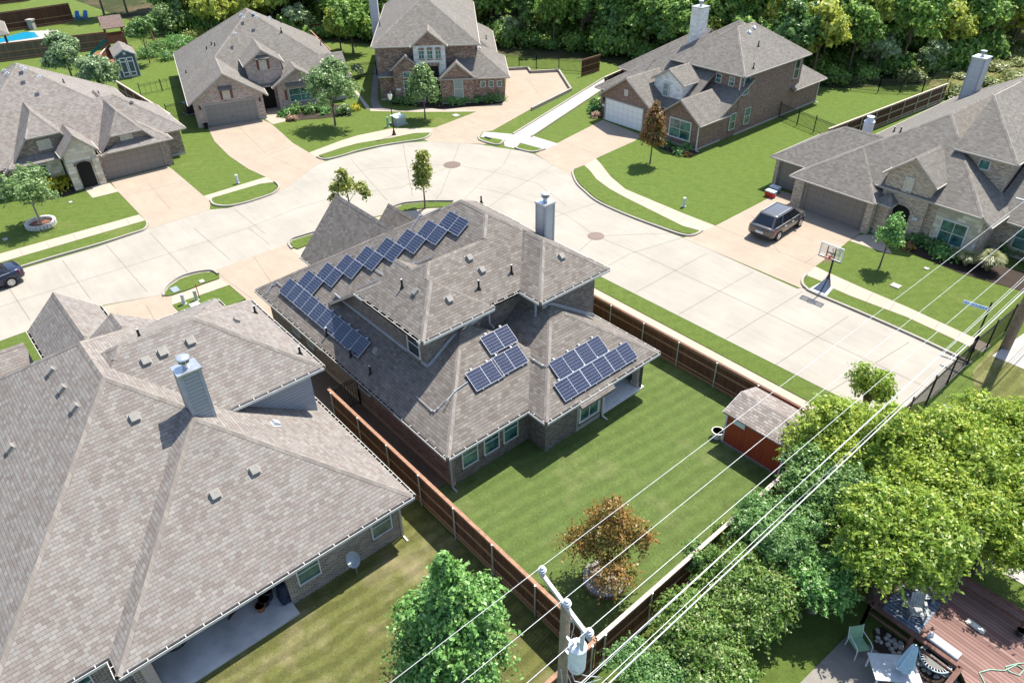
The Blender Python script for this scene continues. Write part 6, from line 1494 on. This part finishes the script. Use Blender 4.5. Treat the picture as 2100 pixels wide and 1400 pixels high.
def rail(pts, posts=True):
    tops = [Vector((p.x,p.y,HZ+.9)) for p in pts]
    for a, b in zip(tops, tops[1:]):
        m = MB(); m.beam(a, b, .16, .05); m.build('handrail', DKR, t)
        m = MB(); m.beam(a-Vector((0,0,.45)), b-Vector((0,0,.45)), .05, .09); m.build('midrail', DKR, t)
        n = max(1, round((b-a).length/1.9))
        for i in range(n+1):
            p = a.lerp(b, i/n); m = MB(); m.box(p.x-.05,p.x+.05,p.y-.05,p.y+.05,HZ-.5,HZ+.88); m.build('post', DKR, t)
R0 = lambda x, y: P(x, y, HZ+.9)
rail([R0(1838,1190), R0(1786,1237), R0(1970,1368)]); rail([R0(1950,1165), R0(2110,1262)])
a = R0(1970,1368); rail([a, a+(R0(1970,1368)-R0(2000,1330)).normalized()*1.6])
BLG = brickm('mat_bluegrey', [(0, (.12,.15,.20)), (1, (.17,.21,.27))], (.04,.05,.07), 60, .17, .02, .004, .1, .6)
mt = [P(*q, HZ+.03) for q in ((1808,1248),(1848,1197),(1932,1236),(1884,1299))]
m = MB(); m.prism([tuple(p[:2]) for p in mt], HZ+.004, HZ+.03); tag(m.build('outdoor_mat', BLG), 'blue grey slatted mat on the deck under the garden chairs', 'mat')
def slat_chair(l, ang, label, mm, name='garden_chair', s=.82):
    T = Matrix.Translation(l) @ Matrix.Rotation(ang, 4, 'Z') @ Matrix.Scale(s, 4); t = empty(name, l, label, 'chair', 'garden chairs')
    m = MB(T)
    for i in range(5): m.box(-.28+i*.115, -.28+i*.115+.1, -.28, .28, .30+.02*(i), .325+.02*i)
    m.build('seat', mm, t)
    m = MB(T)
    for i in range(5): y = -.27+i*.112; m.beam((-.26,y+.05,.32),(-.55,y+.05,1.0-abs(i-2)*.04), .1, .025)
    m.build('backrest', mm, t)
    for s_ in (1, -1):
        m = MB(T); m.beam((-.45,s_*.34,.55),(.32,s_*.34,.56), .12, .025); m.build('armrest', mm, t)
        m = MB(T); m.beam((.27,s_*.3,0),(.27,s_*.3,.55), .05, .09); m.build('leg', mm, t)
        m = MB(T); m.beam((-.6,s_*.3,0),(.27,s_*.3,.35), .03, .09); m.build('leg', mm, t)
    return t
GRYW = plain('chair_weathered_grey', (.30,.31,.30), .8, var=.25); BLUC = plain('chair_bright_blue', (.03,.16,.40), .5)
slat_chair(P(1876,1262,HZ+.03), -1.0, 'weathered grey wooden garden chair nearest the deck rail', GRYW); slat_chair(P(1890,1228,HZ+.03), -.6, 'weathered grey wooden garden chair half under the leaves', GRYW); slat_chair(P(1912,1215,HZ+.03), 2.6, 'weathered grey wooden garden chair facing the other two', GRYW)
slat_chair(P(157,43), -.9, 'bright blue garden chair beside the tall fence, left one', BLUC, s=1.3); slat_chair(P(174,42), -.9, 'bright blue garden chair on the far lawn, right one', BLUC, s=1.3)
l = P(1918, 1352, .35); t = empty('trampoline', (l.x,l.y,0), 'small round black exercise trampoline beside the deck rail', 'trampoline')
m = MB(); m.tube([(l.x+.52*math.cos(a), l.y+.52*math.sin(a), .4) for a in [i*math.pi/14 for i in range(29)]], .03, 6, cap=False); m.build('rim', plain('rim_blue_grey', (.25,.33,.38), .5), t)
m = MB(); m.tube([(l.x,l.y,.39),(l.x,l.y,.40)], .40, 24); m.build('mat', BLK, t)
m = MB()
for i in range(30): a = i*math.pi/15; m.beam((l.x+.40*math.cos(a),l.y+.40*math.sin(a),.395),(l.x+.51*math.cos(a),l.y+.51*math.sin(a),.4), .02)
m.build('springs', WHM, t)
for i in range(4):
    a = i*math.pi/2+.4; m = MB(); m.tube([(l.x+.5*math.cos(a),l.y+.5*math.sin(a),0),(l.x+.5*math.cos(a),l.y+.5*math.sin(a),.4)], .02, 6); m.build('leg', BLK, t)
sheet('patio', concm('patio_grey', (.26,.24,.21), .2, .3), [(1640,1400),(1744,1295),(1800,1335),(1900,1420),(1800,1480),(1600,1480)], .03)
sheet('stepping_bed', MUL, [(1790,1290),(1810,1285),(1968,1392),(1990,1440),(1900,1420),(1795,1335)], .02)
sm = MB(); rr_ = random.Random(3)
for i in range(70):
    u = rr_.random(); x = 1795+u*170; y = 1295+u*100+rr_.uniform(-8, 22); c = P(x, y, .03); s_ = rr_.uniform(.05,.11)
    sm.lathe(c, [(s_,0),(s_*.9,s_*.5),(s_*.3,s_*.8)], 6)
tag(sm.build('stones', plain('stones_pale', (.26,.25,.23), .8, var=.4)), 'scattered pale stones along the foot of the deck', 'stones', kind='stuff')
# green patio chair
l = P(1756, 1335); T = Matrix.Translation(l) @ Matrix.Rotation(-.55, 4, 'Z'); t = empty('patio_chair', l, 'green sling patio chair with white tube frame on the grey patio', 'chair')
GSL = plain('sling_green', (.20,.33,.20), .7); m = MB(T); m.hexa([Vector(p) for p in ((-.25,-.25,.42),(.25,-.25,.42),(.25,.25,.42),(-.25,.25,.42),(-.25,-.25,.44),(.25,-.25,.44),(.25,.25,.44),(-.25,.25,.44))]); m.build('seat', GSL, t)
m = MB(T); m.beam((-.25,0,.43),(-.38,0,.95), .5, .02, up=(1,0,0)) if False else m.hexa([Vector(p) for p in ((-.27,-.25,.43),(-.25,-.25,.43),(-.25,.25,.43),(-.27,.25,.43),(-.42,-.25,.95),(-.40,-.25,.95),(-.40,.25,.95),(-.42,.25,.95))]); m.build('backrest', GSL, t)
for s_ in (1, -1):
    m = MB(T); m.tube([(-.42,s_*.27,.97),(-.28,s_*.27,.43),(-.3,s_*.27,0)], .018, 6); m.build('back_leg', WHM, t)
    m = MB(T); m.tube([(-.36,s_*.27,.68),(.1,s_*.29,.68),(.28,s_*.29,.62),(.3,s_*.28,.42),(.32,s_*.28,0)], .018, 6); m.build('arm_frame', WHM, t)
l = P(1822, 1392); t = empty('patio_table', l, 'pale grey patio table at the bottom edge beside the closed parasol', 'table')
m = MB(); Tt = Matrix.Translation(l) @ Matrix.Rotation(.75, 4, 'Z'); m.T = Tt; m.box(-.75,.75,-.5,.5,.68,.72); m.build('table_top', plain('table_grey', (.45,.47,.48), .5), t)
for a_, b_ in ((-.65,-.42),(.65,-.42),(.65,.42),(-.65,.42)): m = MB(Tt); m.box(a_-.025,a_+.025,b_-.025,b_+.025,0,.68); m.build('leg', WHM, t)
l = P(1836, 1400); t = empty('parasol', l, 'closed pale blue parasol standing through the patio table', 'parasol')
m = MB(); m.tube([l, l+Vector((0,0,2.3))], .022, 8); m.build('pole', WHM, t)
m = MB(); nf = 16; prof = [(.05,2.28),(.10,2.1),(.15,1.7),(.19,1.3),(.22,1.0)]
for (r1,z1),(r2,z2) in zip(prof, prof[1:]):
    for k in range(nf):
        a, b = k*2*math.pi/nf, (k+1)*2*math.pi/nf; f1 = 1+.3*(k%2); f2 = 1+.3*((k+1)%2)
        m.face([l+Vector((r2*f1*math.cos(a), r2*f1*math.sin(a), z2)), l+Vector((r2*f2*math.cos(b), r2*f2*math.sin(b), z2)), l+Vector((r1*f2*math.cos(b), r1*f2*math.sin(b), z1)), l+Vector((r1*f1*math.cos(a), r1*f1*math.sin(a), z1))])
m.build('canopy', plain('canopy_pale_blue', (.36,.50,.66), .8), t)
hz_ = [P(*q, HZ+.03) for q in ((2020,1400),(2008,1378),(2030,1372),(2060,1374),(2085,1362),(2100,1372),(2090,1384),(2070,1376),(2062,1366),(2085,1360),(2110,1358))]
m = MB(); m.tube([p for i in range(len(hz_)-1) for p in (hz_[i], hz_[i].lerp(hz_[i+1], .5))]+[hz_[-1]], .018, 6); tag(m.build('garden_hose', plain('hose_green', (.25,.42,.32), .5)), 'pale green garden hose looped on the deck', 'hose')
a = P(1934, 1325, HZ+.02); m = MB(Matrix.Translation(a) @ Matrix.Rotation(dang, 4, 'Z')); m.box(-.55,.55,-.18,.18,0,.12); tag(m.build('bench_box', plain('box_white', (.33,.36,.41), .5), bevel=.02), 'long pale board box lying on the deck by the rail', 'box')
a = P(2000, 1284, HZ+.02); m = MB(Matrix.Translation(a) @ Matrix.Rotation(dang, 4, 'Z')); m.box(-.32,.32,-.13,.13,0,.07); tag(m.build('soil_bag', plain('bag_white_yellow', (.50,.50,.44), .5), bevel=.03), 'white and yellow soil bag lying on the deck', 'bag')
l = P(2090, 1300, HZ); pot(l.x, l.y, .14, .25, 'small dark plant pot at the deck edge by the grass', CHB, z=HZ)
# ================================================================== PLAYSET, POOL
l = P(248, 112); t = empty('playset', l, 'wooden play tower with shingled roof and green slide beside the fence', 'playset'); e1 = (P(248,112)-P(205,118)); e1.z = 0; e1.normalize(); e2 = Vector((-e1.y, e1.x, 0))
q_ = lambda a, b, z: l+e1*a+e2*b+Vector((0,0,z)); PW = plain('play_timber', (.20,.085,.045), .8, var=.3)
for a_ in (-1,1):
    for b_ in (-1,1): m = MB(); m.beam(q_(a_,b_,0), q_(a_,b_,3.6), .14); m.build('post', PW, t)
m = MB(); m.hexa([q_(-1.05,-1.05,1.6),q_(1.05,-1.05,1.6),q_(1.05,1.05,1.6),q_(-1.05,1.05,1.6),q_(-1.05,-1.05,1.7),q_(1.05,-1.05,1.7),q_(1.05,1.05,1.7),q_(-1.05,1.05,1.7)]); m.build('platform', PW, t)
m = MB()
for s_ in (1, -1): m.hexa([q_(-1.3,s_*1.35,3.4),q_(1.3,s_*1.35,3.4),q_(1.3,0,4.6),q_(-1.3,0,4.6),q_(-1.3,s_*1.35,3.48),q_(1.3,s_*1.35,3.48),q_(1.3,0,4.68),q_(-1.3,0,4.68)])
m.build('roof', plain('roof_boards', (.17,.12,.10), .85, var=.3), t)
for a_, b_, c_, d_ in ((-1,-1,1,-1),(-1,1,1,1),(1,-1,1,1)): m = MB(); m.beam(q_(a_,b_,2.15), q_(c_,d_,2.15), .05, .8); m.build('side_boards', PW, t)
m = MB(); sp = [(-1.1,1.75),(-1.7,1.6),(-2.3,1.05),(-2.9,.75),(-3.5,.3),(-4.0,.2)]
for (a_,z_),(c_,y_) in zip(sp, sp[1:]):
    m.hexa([q_(a_,-.35,z_),q_(c_,-.35,y_),q_(c_,.35,y_),q_(a_,.35,z_),q_(a_,-.35,z_+.06),q_(c_,-.35,y_+.06),q_(c_,.35,y_+.06),q_(a_,.35,z_+.06)])
    for s_ in (-.38,.38): m.beam(q_(a_,s_,z_+.12), q_(c_,s_,y_+.12), .06, .2)
m.build('slide', plain('slide_green', (.01,.17,.13), .35), t)
m = MB(); m.beam(q_(1,0,3.2), q_(4.2,.4,3.0), .14); m.beam(q_(4.2,.4,3.0), q_(4.5,-1,0), .12); m.beam(q_(4.2,.4,3.0), q_(4.5,1.8,0), .12); m.build('swing_beam', PW, t)
sheet('play_mulch', plain('mulch_red_play', (.24,.085,.06), .95, var=.35, sc=9), [(185,110),(225,103),(262,108),(250,128),(205,134)], .014)
WTR = Nt('pool_water'); WTR.col((.01,.26,.42)); WTR.rough(.05); WTR.b.inputs['Specular IOR Level'].default_value = .6; WTR.bump(WTR.noise(WTR.obj(), 2.5, 3, .6), .08, .6)
sheet('pool_deck', PAL, [(-30,85),(45,72),(62,64),(118,62),(128,74),(70,88),(-30,104)], .02)
o = sheet('pool_water', WTR.m, [(-30,84),(10,77),(48,66),(70,66),(80,76),(40,82),(-30,92)], .04)
ph = P(12, 66); t = House('pool_house', 'grey roofed open pool house at the left edge beside the pool', -8, (P(-5,60).x*math.cos(rad(8))-P(-5,60).y*math.sin(rad(8)), P(-5,60).x*math.sin(rad(8))+P(-5,60).y*math.cos(rad(8))), SH2, BK2, trim=TRT, cat='pool house')
cc = t.Ri @ P(0, 64, 2.8)
t.block(cc.x-6, cc.x+2.4, cc.y-9, cc.y+.8, F=2.8, B=2.8, L=2.8, R=2.8, nowall='all'); t.make(foundation=False)
for a_ in (cc.x-5.4, cc.x+1.9):
    for b_ in (cc.y-8.4, cc.y-3.5, cc.y+.3): m = MB(t.R); m.box(a_-.12,a_+.12,b_-.12,b_+.12,0,2.7); m.build('column', plain('column_dark_wood', (.08,.035,.025), .7), t.root)
l = P(68, 60, .0); m = MB(); m.lathe(l, [(.5,0),(.5,1.1),(.65,1.15),(.65,1.35)], 4); tag(m.build('pool_column', PAL), 'square white stone column at the pool corner', 'column')
